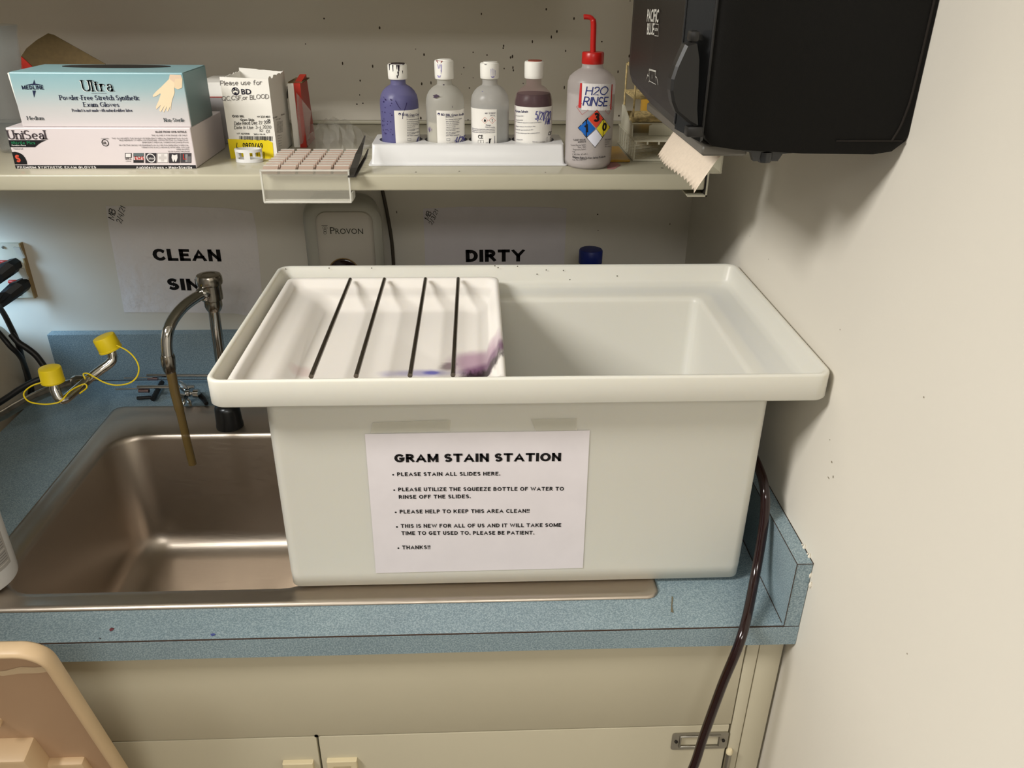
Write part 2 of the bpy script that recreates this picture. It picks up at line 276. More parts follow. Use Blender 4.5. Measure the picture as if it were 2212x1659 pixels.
class Print:
    """flat print on a surface: map(u, v, h) gives the point at surface coordinates u, v lifted by h"""
    def __init__(s, fmap): s.map = fmap; s.mb = MB(); s.mats = []; s.k = 0
    def _m(s, c):
        m = c if isinstance(c, bpy.types.Material) else flat(*c)
        if m not in s.mats: s.mats.append(m)
        return s.mats.index(m)
    def raw(s, v, f, c, h): s.mb.add([s.map(a, b, h) for a, b in v], f, False, s._m(c))
    def poly(s, pts, c, h=0.0003): s.raw(pts, [list(range(len(pts)))], c, h)
    def quad(s, p, c, h=0.0003, n=1, m=1):
        v = []; f = []
        for j in range(m + 1):
            for i in range(n + 1):
                a, b = i / n, j / m
                v.append(tuple((p[0][k] * (1 - a) + p[1][k] * a) * (1 - b) + (p[3][k] * (1 - a) + p[2][k] * a) * b for k in (0, 1)))
        for j in range(m):
            for i in range(n): q = j * (n + 1) + i; f.append((q, q + 1, q + n + 2, q + n + 1))
        s.raw(v, f, c, h)
    def rect(s, u0, u1, v0, v1, c, h=0.0003, n=1, m=1): s.quad([(u0, v0), (u1, v0), (u1, v1), (u0, v1)], c, h, n, m)
    def disc(s, u, v, r, c, h=0.0003, n=20, ry=None): s.poly([(u + r * math.cos(2 * PI * k / n), v + (ry or r) * math.sin(2 * PI * k / n)) for k in range(n)], c, h)
    def line(s, pts, w, c, h=0.0003, nib=None, closed=False):
        """ribbon along a polyline; nib: thin width for level strokes"""
        P = [Vector(p) for p in pts]; n = len(P); L = []; R = []
        if closed: P.append(P[0]); n += 1
        for i in range(n):
            a, b = P[max(i - 1, 0)], P[min(i + 1, n - 1)]
            if closed and i in (0, n - 1): a, b = P[-2], P[1]
            t = b - a; t = t.normalized() if t.length > 1e-9 else Vector((1, 0)); q = Vector((-t.y, t.x))
            ww = w if nib is None else nib + (w - nib) * abs(t.y)
            if i in (0, n - 1) and not closed: ext = t * (ww * 0.25) * (-1 if i == 0 else 1)
            else: ext = Vector((0, 0))
            L.append(P[i] + q * ww / 2 + ext); R.append(P[i] - q * ww / 2 + ext)
        s.raw([tuple(p) for p in L + R], [(i, i + 1, n + i + 1, n + i) for i in range(n - 1)], c, h)
    def ring(s, u, v, r, w, c, h=0.0003, n=20): s.line([(u + r * math.cos(2 * PI * k / n), v + r * math.sin(2 * PI * k / n)) for k in range(n)], w, c, h, closed=True)
    def text(s, st, c, tx, u0, v0, u1, v1, cap, h=0.0004):
        """text from (u0, v0) to (u1, v1) along the baseline with a given cap height; n m b: type, s i: serif, h: handwriting"""
        d = Vector((u1 - u0, v1 - v0)); W = d.length; d.normalize(); q = Vector((-d.y, d.x)); o = Vector((u0, v0))
        if st == 'b':
            x = 0; gl = []
            for ch in tx:
                if ch == ' ': x += .55; continue
                g = GB.get(ch, G['-']); x0 = min(0, min(p[0] for l in g for p in l)); w = max(p[0] for l in g for p in l)
                for l in g: gl.append([(x - x0 + p[0], p[1]) for p in l])
                x += w - x0 + .50
            tot = x - .50 + .36; sx = W / tot; k_ = 1 if cap > .009 else .76; tv, th = sx * .36 * k_, cap * .235 * (1 if k_ == 1 else .86)
            for l in gl:
                P = [Vector(((p[0] + .18) * sx, th / 2 + p[1] * (cap - th))) for p in l]; n = len(P); lv = []; rv = []
                cl = (P[0] - P[-1]).length < 1e-6 and n > 3
                for i in range(n):
                    a_ = P[i] - P[i - 1] if i else (P[0] - P[-2] if cl else P[1] - P[0]); b_ = P[i + 1] - P[i] if i < n - 1 else (P[1] - P[0] if cl else P[-1] - P[-2])
                    na = Vector((-a_.y, a_.x)).normalized(); nb = Vector((-b_.y, b_.x)).normalized(); mm = na + nb; mm = mm.normalized() if mm.length > .3 else na
                    # elliptical pen: upright strokes as wide as tv, level ones th
                    wd = math.sqrt((mm.x * tv / 2) ** 2 + (mm.y * th / 2) ** 2) / max(.55, mm.dot(na))
                    e = Vector((0, 0))
                    if not cl and i in (0, n - 1):
                        t = (b_ if i == 0 else a_).normalized() * (-1 if i == 0 else 1); e = t * (th / 2 if abs(t.y) > abs(t.x) else tv * .5 * (1 if n == 2 or len(gl) < 0 else 0.5))
                    lv.append(P[i] + mm * wd + e); rv.append(P[i] - mm * wd + e)
                cy = lambda p: (p[0], min(cap * 1.0, max(min(0.0, min(q.y for q in P) + th * .2) - (0 if min(q.y for q in P) > -cap * .05 else 0), p[1])) if min(q.y for q in P) > -cap * .12 else p[1])
                V = [cy(p) for p in lv + rv]
                s.raw([tuple(o + d * p[0] + q * p[1]) for p in V], [(i, i + 1, n + i + 1, n + i) for i in range(n - 1)], c, h)
            return
        if st in 'nm':
            v, f, a, b = FONT[(st, tx)]; sx = W / (b - a); sy = cap / CAPH
            s.raw([tuple(o + d * (p[0] - a) * sx + q * p[1] * sy) for p in v], f, c, h); return
        ls, w = strokes(tx, st); sx = W / w
        for l in ls:
            pts = [tuple(o + d * p[0] * sx + q * p[1] * cap) for p in l]
            if st == 'h': s.line(pts, min(cap * .13, sx * .21), c, h)
            else:
                s.line(pts, cap * .19, c, h, nib=cap * .085)
                for e, e2 in ((l[0], l[1]), (l[-1], l[-2])):
                    if abs(e[0] - e2[0]) < abs(e[1] - e2[1]) * .3 and abs(e[1] - e2[1]) > .2:
                        p = o + d * e[0] * sx + q * e[1] * cap; s.line([tuple(p - d * cap * .19), tuple(p + d * cap * .19)], cap * .08, c, h)
    def run(s, rows):
        for r in rows: s.text(*r)
    def build(s, name, parent):
        if not s.mb.v: return None
        o = s.mb.build(name, s.mats, parent, fix=False); return o
def on_y(y0): return lambda u, v, h: (u, y0 - h, v)
def on_x(x0): return lambda u, v, h: (x0 - h, -u, v)
def on_cyl(cx, cy, r, a0=-PI / 2):
    """u: sideways distance from the axis as seen from the front"""
    def f(u, v, h):
        a = a0 + math.asin(max(-.995, min(.995, u / r))); return (cx + (r + h) * math.cos(a), cy + (r + h) * math.sin(a), v)
    return f
# ------------------------------------------------------------------ printed matter: (style, ink, words, u0, v0, u1, v1, cap height) and shapes, in metres on each surface
PRINTS = {
 'SIGN': {'t': [
  ('b',(18,15,16),'GRAM STAIN STATION',-0.52304,0.20828,-0.31308,0.20635,0.01242),
  ('b',(18,15,16),'PLEASE STAIN ALL SLIDES HERE.',-0.52102,0.1876,-0.38981,0.18606,0.0057),
  ('b',(18,15,16),'PLEASE UTILIZE THE SQUEEZE BOTTLE OF WATER TO',-0.52095,0.16432,-0.30748,0.1612,0.00582),
  ('b',(18,15,16),'RINSE OFF THE SLIDES.',-0.52083,0.15259,-0.42795,0.15163,0.00588),
  ('b',(18,15,16),'PLEASE HELP TO KEEP THIS AREA CLEAN!!',-0.52087,0.12934,-0.35143,0.12704,0.006),
  ('b',(18,15,16),'THIS IS NEW FOR ALL OF US AND IT WILL TAKE SOME',-0.52087,0.1062,-0.30864,0.10296,0.00613),
  ('b',(18,15,16),'TIME TO GET USED TO. PLEASE BE PATIENT.',-0.52072,0.09444,-0.34427,0.09113,0.00619),
  ('b',(18,15,16),'THANKS!!',-0.52088,0.07059,-0.48322,0.07008,0.00632),
  ], 'p': [
  ('dot',(18,15,16),[(-0.52581,0.18954),(-0.52459,0.18951)]),
  ('dot',(18,15,16),[(-0.5258,0.16611),(-0.52457,0.16608)]),
  ('dot',(18,15,16),[(-0.52595,0.13119),(-0.5247,0.13116)]),
  ('dot',(18,15,16),[(-0.52572,0.10769),(-0.52445,0.10766)]),
  ('dot',(18,15,16),[(-0.52578,0.07255),(-0.52449,0.07252)]),
 ]},
 'CLEAN': {'t': [
  ('b',(18,15,16),'CLEAN',-1.04734,0.25062,-0.91706,0.24804,0.02422),
  ('b',(18,15,16),'SINK',-1.03056,0.1898,-0.93787,0.1869,0.02449),
  ('h',(18,15,16),'MB',-1.106,0.33085,-1.09953,0.3494,0.0111),
  ('h',(18,15,16),'2/4/21',-1.09418,0.32406,-1.08042,0.35397,0.00955),
  ], 'p': [
 ]},
 'DIRTY': {'t': [
  ('b',(18,15,16),'DIRTY',-0.43964,0.24456,-0.32235,0.24515,0.02494),
  ('h',(18,15,16),'MB',-0.50969,0.32879,-0.50393,0.34386,0.00907),
  ('h',(18,15,16),'2/3/21',-0.50392,0.31927,-0.4909,0.34665,0.00761),
  ], 'p': [
 ]},
 'SOAP': {'t': [
  ('n',(58,56,46),'P',-0.67804,0.339,-0.66953,0.33896,0.01287),
  ('n',(58,56,46),'ROVON',-0.66872,0.33875,-0.6199,0.33857,0.01052),
  ], 'p': [
  ('line',(58,56,46),[(-0.69212,0.35378),(-0.6818,0.35374)]),
  ('ring',(58,56,46),[(-0.68839,0.34972),(-0.68612,0.34971)]),
  ('ring',(58,56,46),[(-0.68477,0.34971),(-0.6825,0.3497)]),
  ('ring',(58,56,46),[(-0.687,0.34492),(-0.68472,0.34491)]),
  ('ring',(58,56,46),[(-0.68738,0.34096),(-0.6849,0.34095)]),
 ]},
 'MEDLINE': {'t': [
  ('s',(118,138,144),'Ultra',-0.93973,0.61133,-0.90104,0.61147,0.01288),
  ('s',(228,230,226),'Ultra',-0.94034,0.61095,-0.90178,0.61108,0.01275),
  ('s',(28,36,66),'Powder-Free Stretch Synthetic',-0.97359,0.59984,-0.86883,0.5999,0.00554),
  ('s',(28,36,66),'Exam Gloves',-0.94416,0.59103,-0.89754,0.59116,0.00557),
  ('s',(28,36,66),'Product is not made with natural rubber latex.',-0.96108,0.58463,-0.88056,0.58483,0.00334),
  ('s',(80,86,90),'Medium',-1.02328,0.57378,-1.00129,0.57383,0.00446),
  ('s',(90,96,100),'Non-Sterile',-0.84119,0.57165,-0.81402,0.57171,0.00443),
  ('b',(28,36,66),'MEDLINE',-1.01998,0.61283,-0.99139,0.61293,0.00498),
  ], 'p': [
  ('line',(120,130,135),[(-0.93072,0.60805),(-0.91115,0.60811)]),
  ('poly',(28,36,66),[(-1.00135,0.62513),(-1.00108,0.6201),(-0.99106,0.61837),(-1.01488,0.61829),(-1.00422,0.62009)]),
  ('poly',(28,36,66),[(-1.00724,0.61148),(-1.00264,0.6115),(-1.00725,0.6023)]),
  ('poly',(222,196,170),[(-0.8229,0.63214),(-0.80849,0.6317),(-0.80736,0.62691),(-0.81753,0.62181),(-0.82532,0.62621)]),
  ('poly',(236,214,180),[(-0.82454,0.62684),(-0.83155,0.62112),(-0.8378,0.61602),(-0.84474,0.61089),(-0.85038,0.60575),(-0.85014,0.60357),(-0.84518,0.60513),(-0.83991,0.60835),(-0.83949,0.60707),(-0.84401,0.59869),(-0.84897,0.5909),(-0.84906,0.58765),(-0.84205,0.59352),(-0.84542,0.58635),(-0.84378,0.5844),(-0.83675,0.59327),(-0.84072,0.58636),(-0.83987,0.58375),(-0.83359,0.59224),(-0.83595,0.58677),(-0.83425,0.58507),(-0.82926,0.59251),(-0.8312,0.58704),(-0.82974,0.5877),(-0.82638,0.59874),(-0.82077,0.60905),(-0.82001,0.61545),(-0.81819,0.62181)]),
  ('poly',(228,206,172),[(-0.81885,0.62181),(-0.81661,0.62687),(-0.80736,0.62691),(-0.80978,0.61548),(-0.8157,0.61355),(-0.81961,0.61545)]),
 ]},
 'MEDSIDE': {'t': [
  ], 'p': [
 ]},
 'UNISEAL': {'t': [
  ('s',(70,62,66),'UniSeal',-1.0517,0.5495,-1.00175,0.54956,0.01099),
  ('b',(35,120,80),'Nitrile Plus',-1.05018,0.54229,-1.01836,0.54232,0.00416),
  ('b',(226,222,220),'Powder-Free',-1.05056,0.53988,-1.03175,0.5399,0.00208),
  ('n',(18,15,16),'Textured',-1.04974,0.53545,-1.03696,0.53546,0.00209),
  ('b',(214,84,62),'S',-1.05033,0.51822,-1.04396,0.51822,0.01014),
  ('b',(226,222,220),'PREMIUM SYNTHETIC EXAM GLOVES',-1.05121,0.50986,-0.94411,0.50984,0.00313),
  ('b',(226,222,220),'Ambidextrous - Non-Sterile',-0.88995,0.50955,-0.81272,0.50952,0.00338),
  ('b',(60,56,58),'MADE FROM 100% NITRILE',-0.85413,0.55775,-0.81217,0.55781,0.00257),
  ('n',(60,56,58),'THIS GLOVES IS FOR SINGLE USE ONLY',-0.86037,0.55347,-0.81196,0.55354,0.00204),
  ('n',(60,56,58),'THIS GLOVE MEETS THE SINGLE-USE EMERGENCY MEDICAL EXAMINATION GLOVE',-0.91432,0.5494,-0.81226,0.54952,0.00205),
  ('n',(60,56,58),'REQUIREMENTS OF NFPA 1999,STANDARD ON PROTECTIVE CLOTHING FOR',-0.90472,0.54686,-0.81216,0.54696,0.00205),
  ('n',(60,56,58),'EMERGENCY MEDICAL OPERATIONS,2008 EDITION',-0.87441,0.54407,-0.81224,0.54413,0.00206),
  ('n',(60,56,58),'PROTECTIVE SINGLE USE EXAMINATION GLOVES FOR EMERGENCY MEDICAL',-0.90642,0.54014,-0.81224,0.54022,0.00207),
  ('n',(60,56,58),'OPERATIONS IN ACCORDANCE WITH NFPA 1999-2008',-0.87684,0.53732,-0.81205,0.53737,0.00207),
  ('n',(60,56,58),'MFRF 8019972',-0.82962,0.53465,-0.81224,0.53466,0.00207),
  ('n',(60,56,58),'02100 KLANG MALAYSIA',-0.84173,0.53192,-0.8123,0.53193,0.00207),
  ('b',(18,15,16),'UL',-0.92754,0.54268,-0.9224,0.54268,0.00358),
  ('n',(18,15,16),'CLASSIFIED',-0.92876,0.54938,-0.91837,0.54939,0.00164),
  ('b',(18,15,16),'NFPA',-0.90216,0.52152,-0.89368,0.52152,0.00238),
  ('n',(18,15,16),'1999',-0.90175,0.51892,-0.8949,0.51892,0.0014),
  ('b',(200,44,36),'EMS',-0.88889,0.52152,-0.87643,0.52153,0.00447),
  ('n',(226,222,220),'Latex',-0.87194,0.52208,-0.86207,0.52208,0.00363),
  ], 'p': [
  ('poly',(22,22,24),[(-1.0532,0.5479),(-1.00215,0.54796),(-1.0088,0.54555),(-1.01426,0.5426),(-1.02,0.53856),(-1.05388,0.53854)]),
  ('poly',(22,22,24),[(-1.05302,0.5318),(-1.0486,0.53221),(-1.0435,0.53113),(-1.03949,0.52843),(-1.03719,0.52436),(-1.03624,0.52027),(-1.03662,0.51522),(-1.05344,0.51522)]),
  ('poly',(38,36,38),[(-1.05373,0.51412),(-0.80738,0.51409),(-0.8074,0.50827),(-1.05365,0.50835)]),
  ('ring',(18,15,16),[(-0.92459,0.54443),(-0.92026,0.54443)]),
  ('poly',(18,15,16),[(-0.902,0.52426),(-0.89312,0.52426),(-0.89178,0.5308),(-0.90064,0.5308)]),
  ('poly',(226,222,220),[(-0.90087,0.52508),(-0.89391,0.52508),(-0.8929,0.52999),(-0.89985,0.52998)]),
  ('dot',(18,15,16),[(-0.89709,0.52754),(-0.89491,0.52754)]),
  ('poly',(40,38,40),[(-0.89206,0.51741),(-0.8778,0.51741),(-0.87514,0.53081),(-0.88932,0.53081)]),
  ('poly',(96,108,110),[(-0.88994,0.52645),(-0.87628,0.52645),(-0.87547,0.53054),(-0.88911,0.53053)]),
  ('poly',(216,206,204),[(-0.891,0.52125),(-0.87731,0.52125),(-0.87639,0.52591),(-0.89005,0.5259)]),
  ('poly',(52,48,52),[(-0.87579,0.51713),(-0.86055,0.51713),(-0.85793,0.53082),(-0.87309,0.53081)]),
  ('ring',(226,222,220),[(-0.86691,0.52399),(-0.86143,0.524)]),
  ('poly',(120,114,114),[(-0.85954,0.51741),(-0.84442,0.51741),(-0.84194,0.53083),(-0.85698,0.53082)]),
  ('poly',(226,222,220),[(-0.85872,0.5181),(-0.84498,0.5181),(-0.84275,0.53015),(-0.85642,0.53014)]),
  ('poly',(200,194,192),[(-0.85373,0.51906),(-0.84961,0.51906),(-0.84771,0.52919),(-0.85182,0.52919)]),
  ('poly',(200,194,192),[(-0.85659,0.52208),(-0.84561,0.52208),(-0.84485,0.52619),(-0.85581,0.52619)]),
  ('poly',(52,48,52),[(-0.8435,0.51713),(-0.82836,0.51713),(-0.82592,0.53084),(-0.84098,0.53083)]),
  ('poly',(226,222,220),[(-0.83722,0.52892),(-0.83413,0.52783),(-0.82996,0.52893),(-0.83036,0.52441),(-0.83314,0.51892),(-0.83451,0.51892),(-0.8348,0.52263),(-0.83657,0.51892),(-0.83767,0.51892),(-0.8386,0.52441)]),
  ('poly',(70,66,70),[(-0.82768,0.51713),(-0.81279,0.51713),(-0.81043,0.53085),(-0.82524,0.53084)]),
  ('poly',(140,138,140),[(-0.82082,0.51851),(-0.81765,0.51851),(-0.81584,0.52893),(-0.81899,0.52893)]),
  ('poly',(110,108,110),[(-0.8171,0.51851),(-0.81352,0.51851),(-0.8122,0.5262),(-0.81577,0.5262)]),
  ('poly',(190,50,40),[(-0.82331,0.52236),(-0.82221,0.52236),(-0.821,0.5292),(-0.8221,0.5292)]),
  ('poly',(190,50,40),[(-0.82336,0.52208),(-0.81841,0.52209),(-0.81824,0.52305),(-0.82319,0.52305)]),
 ]},
 'BD': {'t': [
  ('h',(108,104,102),'Please use for',-0.77676,0.61148,-0.71862,0.61268,0.00597),
  ('h',(108,104,102),'QC,CSF,or BLOOD',-0.77768,0.59063,-0.71159,0.59409,0.00556),
  ('m',(24,22,40),'BD',-0.74889,0.59945,-0.73489,0.5995,0.00752),
  ('m',(18,15,16),'BD BBL',-0.76195,0.56794,-0.74949,0.56797,0.00309),
  ('m',(18,15,16),'REF',-0.73111,0.56801,-0.72717,0.56802,0.0018),
  ('m',(18,15,16),'231401',-0.72647,0.56738,-0.71306,0.56741,0.00296),
  ('m',(18,15,16),'Gram Slide',-0.75595,0.56323,-0.73596,0.56327,0.0031),
  ('m',(18,15,16),'50',-0.71729,0.56318,-0.71334,0.56319,0.00284),
  ('h',(50,48,50),'Date Recd: Dec 27 2019',-0.76511,0.55718,-0.7139,0.55882,0.00467),
  ('h',(50,48,50),'Date In Use: 3-4 2020',-0.76593,0.55164,-0.71367,0.55237,0.00417),
  ('h',(18,15,16),'10',-0.73109,0.54769,-0.72615,0.54795,0.0034),
  ('h',(18,15,16),'01',-0.72086,0.54588,-0.71642,0.54641,0.00419),
  ('m',(18,15,16),'LOT',-0.76342,0.54452,-0.75865,0.54453,0.00184),
  ('m',(18,15,16),'9275908',-0.75744,0.54375,-0.74553,0.54377,0.00236),
  ('m',(18,15,16),'2021-10-14',-0.73939,0.54313,-0.72307,0.54315,0.00236),
  ('m',(18,15,16),'6970360',-0.72833,0.53151,-0.75752,0.53213,0.00872),
  ('m',(18,15,16),'7',-0.76442,0.53226,-0.76747,0.53226,0.00793),
  ], 'p': [
  ('dot',(24,22,40),[(-0.75698,0.6034),(-0.75155,0.60342)]),
  ('poly',(232,228,218),[(-0.75504,0.60293),(-0.75305,0.60199),(-0.75272,0.60281)]),
  ('poly',(232,228,218),[(-0.75489,0.60382),(-0.75254,0.60387),(-0.7526,0.6047)]),
  ('poly',(232,228,218),[(-0.75517,0.60463),(-0.75293,0.60566),(-0.75337,0.60632)]),
  ('poly',(232,228,218),[(-0.75581,0.60518),(-0.75414,0.60699),(-0.75487,0.60735)]),
  ('poly',(232,228,218),[(-0.75668,0.60538),(-0.75592,0.60759),(-0.7568,0.60759)]),
  ('poly',(232,228,218),[(-0.75762,0.60518),(-0.75791,0.60734),(-0.75876,0.60697)]),
  ('poly',(232,228,218),[(-0.75843,0.60461),(-0.75972,0.6063),(-0.76036,0.60564)]),
  ('poly',(232,228,218),[(-0.75894,0.6038),(-0.76097,0.60467),(-0.76128,0.60384)]),
  ('poly',(232,228,218),[(-0.75905,0.60291),(-0.76142,0.60278),(-0.76133,0.60196)]),
  ('poly',(232,228,218),[(-0.76069,0.6019),(-0.75951,0.60376),(-0.75679,0.60464),(-0.75434,0.60378),(-0.7537,0.60192),(-0.75527,0.60005),(-0.75587,0.60216),(-0.75845,0.60215),(-0.75967,0.60004)]),
  ('dot',(18,15,16),[(-0.76473,0.56946),(-0.7629,0.56947)]),
  ('dot',(232,228,218),[(-0.76473,0.56946),(-0.76395,0.56947)]),
  ('poly',(18,15,16),[(-0.76151,0.53671),(-0.76098,0.53669),(-0.76024,0.5418),(-0.76077,0.5418)]),
  ('poly',(18,15,16),[(-0.75993,0.53664),(-0.7594,0.53662),(-0.75865,0.54178),(-0.75918,0.54178)]),
  ('poly',(18,15,16),[(-0.75874,0.53659),(-0.75742,0.53653),(-0.75667,0.54177),(-0.75799,0.54177)]),
  ('poly',(18,15,16),[(-0.75637,0.53649),(-0.75584,0.53647),(-0.75508,0.54175),(-0.75561,0.54175)]),
  ('poly',(18,15,16),[(-0.75478,0.53642),(-0.75426,0.5364),(-0.7535,0.54173),(-0.75403,0.54173)]),
  ('poly',(18,15,16),[(-0.7536,0.53637),(-0.75267,0.53633),(-0.75191,0.54172),(-0.75283,0.54172)]),
  ('poly',(18,15,16),[(-0.75162,0.53628),(-0.75109,0.53626),(-0.75032,0.5417),(-0.75085,0.5417)]),
  ('poly',(18,15,16),[(-0.75056,0.53624),(-0.74924,0.53618),(-0.74847,0.54169),(-0.74979,0.54169)]),
  ('poly',(18,15,16),[(-0.74819,0.53613),(-0.74687,0.53608),(-0.74608,0.54167),(-0.74741,0.54167)]),
  ('poly',(18,15,16),[(-0.7462,0.53605),(-0.74568,0.53603),(-0.74489,0.54165),(-0.74542,0.54165)]),
  ('poly',(18,15,16),[(-0.74515,0.536),(-0.74462,0.53598),(-0.74383,0.54164),(-0.74436,0.54164)]),
  ('poly',(18,15,16),[(-0.74356,0.53593),(-0.74224,0.53588),(-0.74145,0.54162),(-0.74278,0.54162)]),
  ('poly',(18,15,16),[(-0.74119,0.53583),(-0.74066,0.53581),(-0.73986,0.5416),(-0.74039,0.5416)]),
  ('poly',(18,15,16),[(-0.7396,0.53576),(-0.73907,0.53574),(-0.73827,0.54159),(-0.7388,0.54158)]),
  ('poly',(18,15,16),[(-0.73854,0.53572),(-0.73801,0.53569),(-0.73721,0.54157),(-0.73774,0.54157)]),
  ('poly',(18,15,16),[(-0.73735,0.53567),(-0.73683,0.53564),(-0.73602,0.54156),(-0.73655,0.54156)]),
  ('poly',(18,15,16),[(-0.73616,0.53561),(-0.73484,0.53556),(-0.73403,0.54155),(-0.73536,0.54155)]),
  ('poly',(18,15,16),[(-0.73378,0.53551),(-0.73246,0.53545),(-0.73165,0.54153),(-0.73297,0.54153)]),
  ('poly',(18,15,16),[(-0.7314,0.53541),(-0.73008,0.53535),(-0.72926,0.54151),(-0.73059,0.5415)]),
  ('poly',(18,15,16),[(-0.72942,0.53532),(-0.7281,0.53527),(-0.72727,0.54149),(-0.7286,0.54149)]),
  ('poly',(18,15,16),[(-0.72757,0.53524),(-0.72664,0.5352),(-0.72582,0.54147),(-0.72675,0.54147)]),
  ('poly',(18,15,16),[(-0.72611,0.53518),(-0.72558,0.53516),(-0.72476,0.54145),(-0.72529,0.54145)]),
  ('poly',(18,15,16),[(-0.72505,0.53513),(-0.72373,0.53508),(-0.7229,0.54144),(-0.72423,0.54144)]),
  ('poly',(18,15,16),[(-0.7232,0.53505),(-0.72228,0.53501),(-0.72144,0.54143),(-0.72237,0.54143)]),
  ('poly',(18,15,16),[(-0.72122,0.53497),(-0.71989,0.53491),(-0.71905,0.54141),(-0.72038,0.54141)]),
  ('poly',(18,15,16),[(-0.71883,0.53487),(-0.71791,0.53482),(-0.71706,0.54138),(-0.71799,0.54138)]),
  ('poly',(18,15,16),[(-0.71724,0.5348),(-0.71592,0.53474),(-0.71507,0.54137),(-0.7164,0.54137)]),
  ('poly',(18,15,16),[(-0.71486,0.53469),(-0.71393,0.53465),(-0.71308,0.54135),(-0.71401,0.54134)]),
  ('poly',(238,214,32),[(-0.77755,0.50844),(-0.71894,0.50792),(-0.71462,0.51126),(-0.7138,0.53257),(-0.71976,0.53597),(-0.77797,0.53748)]),
  ('poly',(18,15,16),[(-0.73912,0.50791),(-0.73844,0.50791),(-0.7372,0.5191),(-0.73787,0.5191)]),
  ('poly',(18,15,16),[(-0.73777,0.50791),(-0.73643,0.50791),(-0.73519,0.5191),(-0.73653,0.5191)]),
  ('poly',(18,15,16),[(-0.73576,0.50791),(-0.73508,0.50791),(-0.73385,0.5191),(-0.73452,0.5191)]),
  ('poly',(18,15,16),[(-0.73387,0.50791),(-0.73226,0.50791),(-0.73104,0.5191),(-0.73265,0.5191)]),
  ('poly',(18,15,16),[(-0.73145,0.50791),(-0.73078,0.50791),(-0.72957,0.5191),(-0.73024,0.5191)]),
  ('poly',(18,15,16),[(-0.72984,0.50791),(-0.72876,0.50791),(-0.72756,0.5191),(-0.72863,0.5191)]),
 ]},
 'BDSIDE': {'t': [
  ('m',(96,92,88),'BD BBL',0.31234,0.56817,0.28356,0.56549,0.00189),
  ('m',(96,92,88),'231401',0.26026,0.56426,0.23653,0.56224,0.00197),
  ('m',(96,92,88),'Gram Slide',0.29423,0.563,0.26658,0.55994,0.00164),
  ('m',(110,106,100),'read the package insert',0.29191,0.55847,0.25299,0.55432,0.00096),
  ('m',(110,106,100),'read the package insert',0.2928,0.55692,0.25391,0.55272,0.00096),
  ('m',(110,106,100),'read the package insert',0.29369,0.55537,0.25483,0.55112,0.00096),
  ('m',(110,106,100),'read the package insert',0.29458,0.55382,0.25575,0.54953,0.00096),
  ('m',(110,106,100),'read the package insert',0.29546,0.55227,0.25666,0.54793,0.00096),
  ('m',(110,106,100),'read the package insert',0.29635,0.55072,0.25758,0.54633,0.00096),
  ('m',(110,106,100),'read the package insert',0.29724,0.54918,0.2585,0.54474,0.00096),
  ('m',(110,106,100),'read the package insert',0.29813,0.54763,0.25942,0.54314,0.00096),
  ('m',(110,106,100),'read the package insert',0.29902,0.54608,0.26034,0.54154,0.00096),
  ('m',(110,106,100),'read the package insert',0.2999,0.54453,0.26125,0.53995,0.00096),
  ('m',(110,106,100),'store at',0.29809,0.54014,0.27154,0.53676,0.0011),
  ('m',(110,106,100),'store at',0.29776,0.53639,0.27351,0.53335,0.0011),
  ('m',(110,106,100),'store at',0.29743,0.53263,0.27547,0.52994,0.0011),
  ('m',(110,106,100),'store at',0.29709,0.52885,0.27743,0.52652,0.00111),
  ('m',(110,106,100),'store at',0.29676,0.52506,0.27939,0.52311,0.00111),
  ], 'p': [
  ('poly',(60,58,56),[(0.20531,0.58595),(0.20512,0.57914),(0.19797,0.57953),(0.19178,0.59508),(0.19878,0.59728)]),
 ]},
 'BOT1': {'t': [
  ('m',(52,50,92),'BD BBL Gram Cry',0.00543,0.57637,0.02722,0.57353,0.00315),
  ('m',(84,82,100),'Primary Stain',0.0116,0.57357,0.02182,0.57273,0.0015),
  ('m',(84,82,100),'For staining microorg',0.01144,0.57033,0.02713,0.56836,0.0015),
  ('m',(84,82,100),'Colorant primaire',0.01188,0.56753,0.0269,0.56547,0.00125),
  ('m',(84,82,100),'Pour la coloration',0.01176,0.56511,0.02695,0.56297,0.00126),
  ('m',(84,82,100),'des micro-organismes',0.01164,0.56268,0.02602,0.561,0.00126),
  ('m',(84,82,100),'Approximate Formula',0.0115,0.55966,0.02202,0.55893,0.00126),
  ('m',(84,82,100),'per liter purified water',0.01138,0.55731,0.02688,0.55508,0.00126),
  ('m',(84,82,100),'Formule approximative',0.01127,0.55512,0.02183,0.55439,0.00127),
  ('m',(84,82,100),'par litre eau purifiee',0.01115,0.55259,0.02672,0.55039,0.00127),
  ('m',(84,82,100),'Composizione',0.01104,0.55039,0.02163,0.54965,0.00127),
  ('m',(84,82,100),'per litro acqua',0.01093,0.54819,0.02635,0.54613,0.00127),
  ('m',(84,82,100),'Date Opened',0.01106,0.53707,0.01941,0.53635,0.00154),
  ('h',(50,48,140),'4/',0.02202,0.53614,0.02625,0.53546,0.00938),
  ], 'p': [
  ('dot',(52,50,92),[(0.0024,0.57842),(0.00418,0.57839)]),
  ('dot',(214,210,200),[(0.00235,0.57759),(0.00312,0.57758)]),
  ('box',(84,82,100),[(0.01127,0.54151),(0.01572,0.54122),(0.01586,0.54428),(0.01142,0.54457)]),
 ]},
 'BOT2': {'t': [
  ('m',(52,50,92),'BD BBL Gram Iodi',-0.00509,0.5765,0.02581,0.57455,0.00316),
  ('m',(84,82,100),'Mordant',0.00134,0.57409,0.0121,0.5741,0.0015),
  ('m',(84,82,100),'For staining microorgani',0.00125,0.57084,0.02333,0.57009,0.0015),
  ('m',(84,82,100),'Mordant,Mordente',0.00177,0.56807,0.01968,0.56776,0.00126),
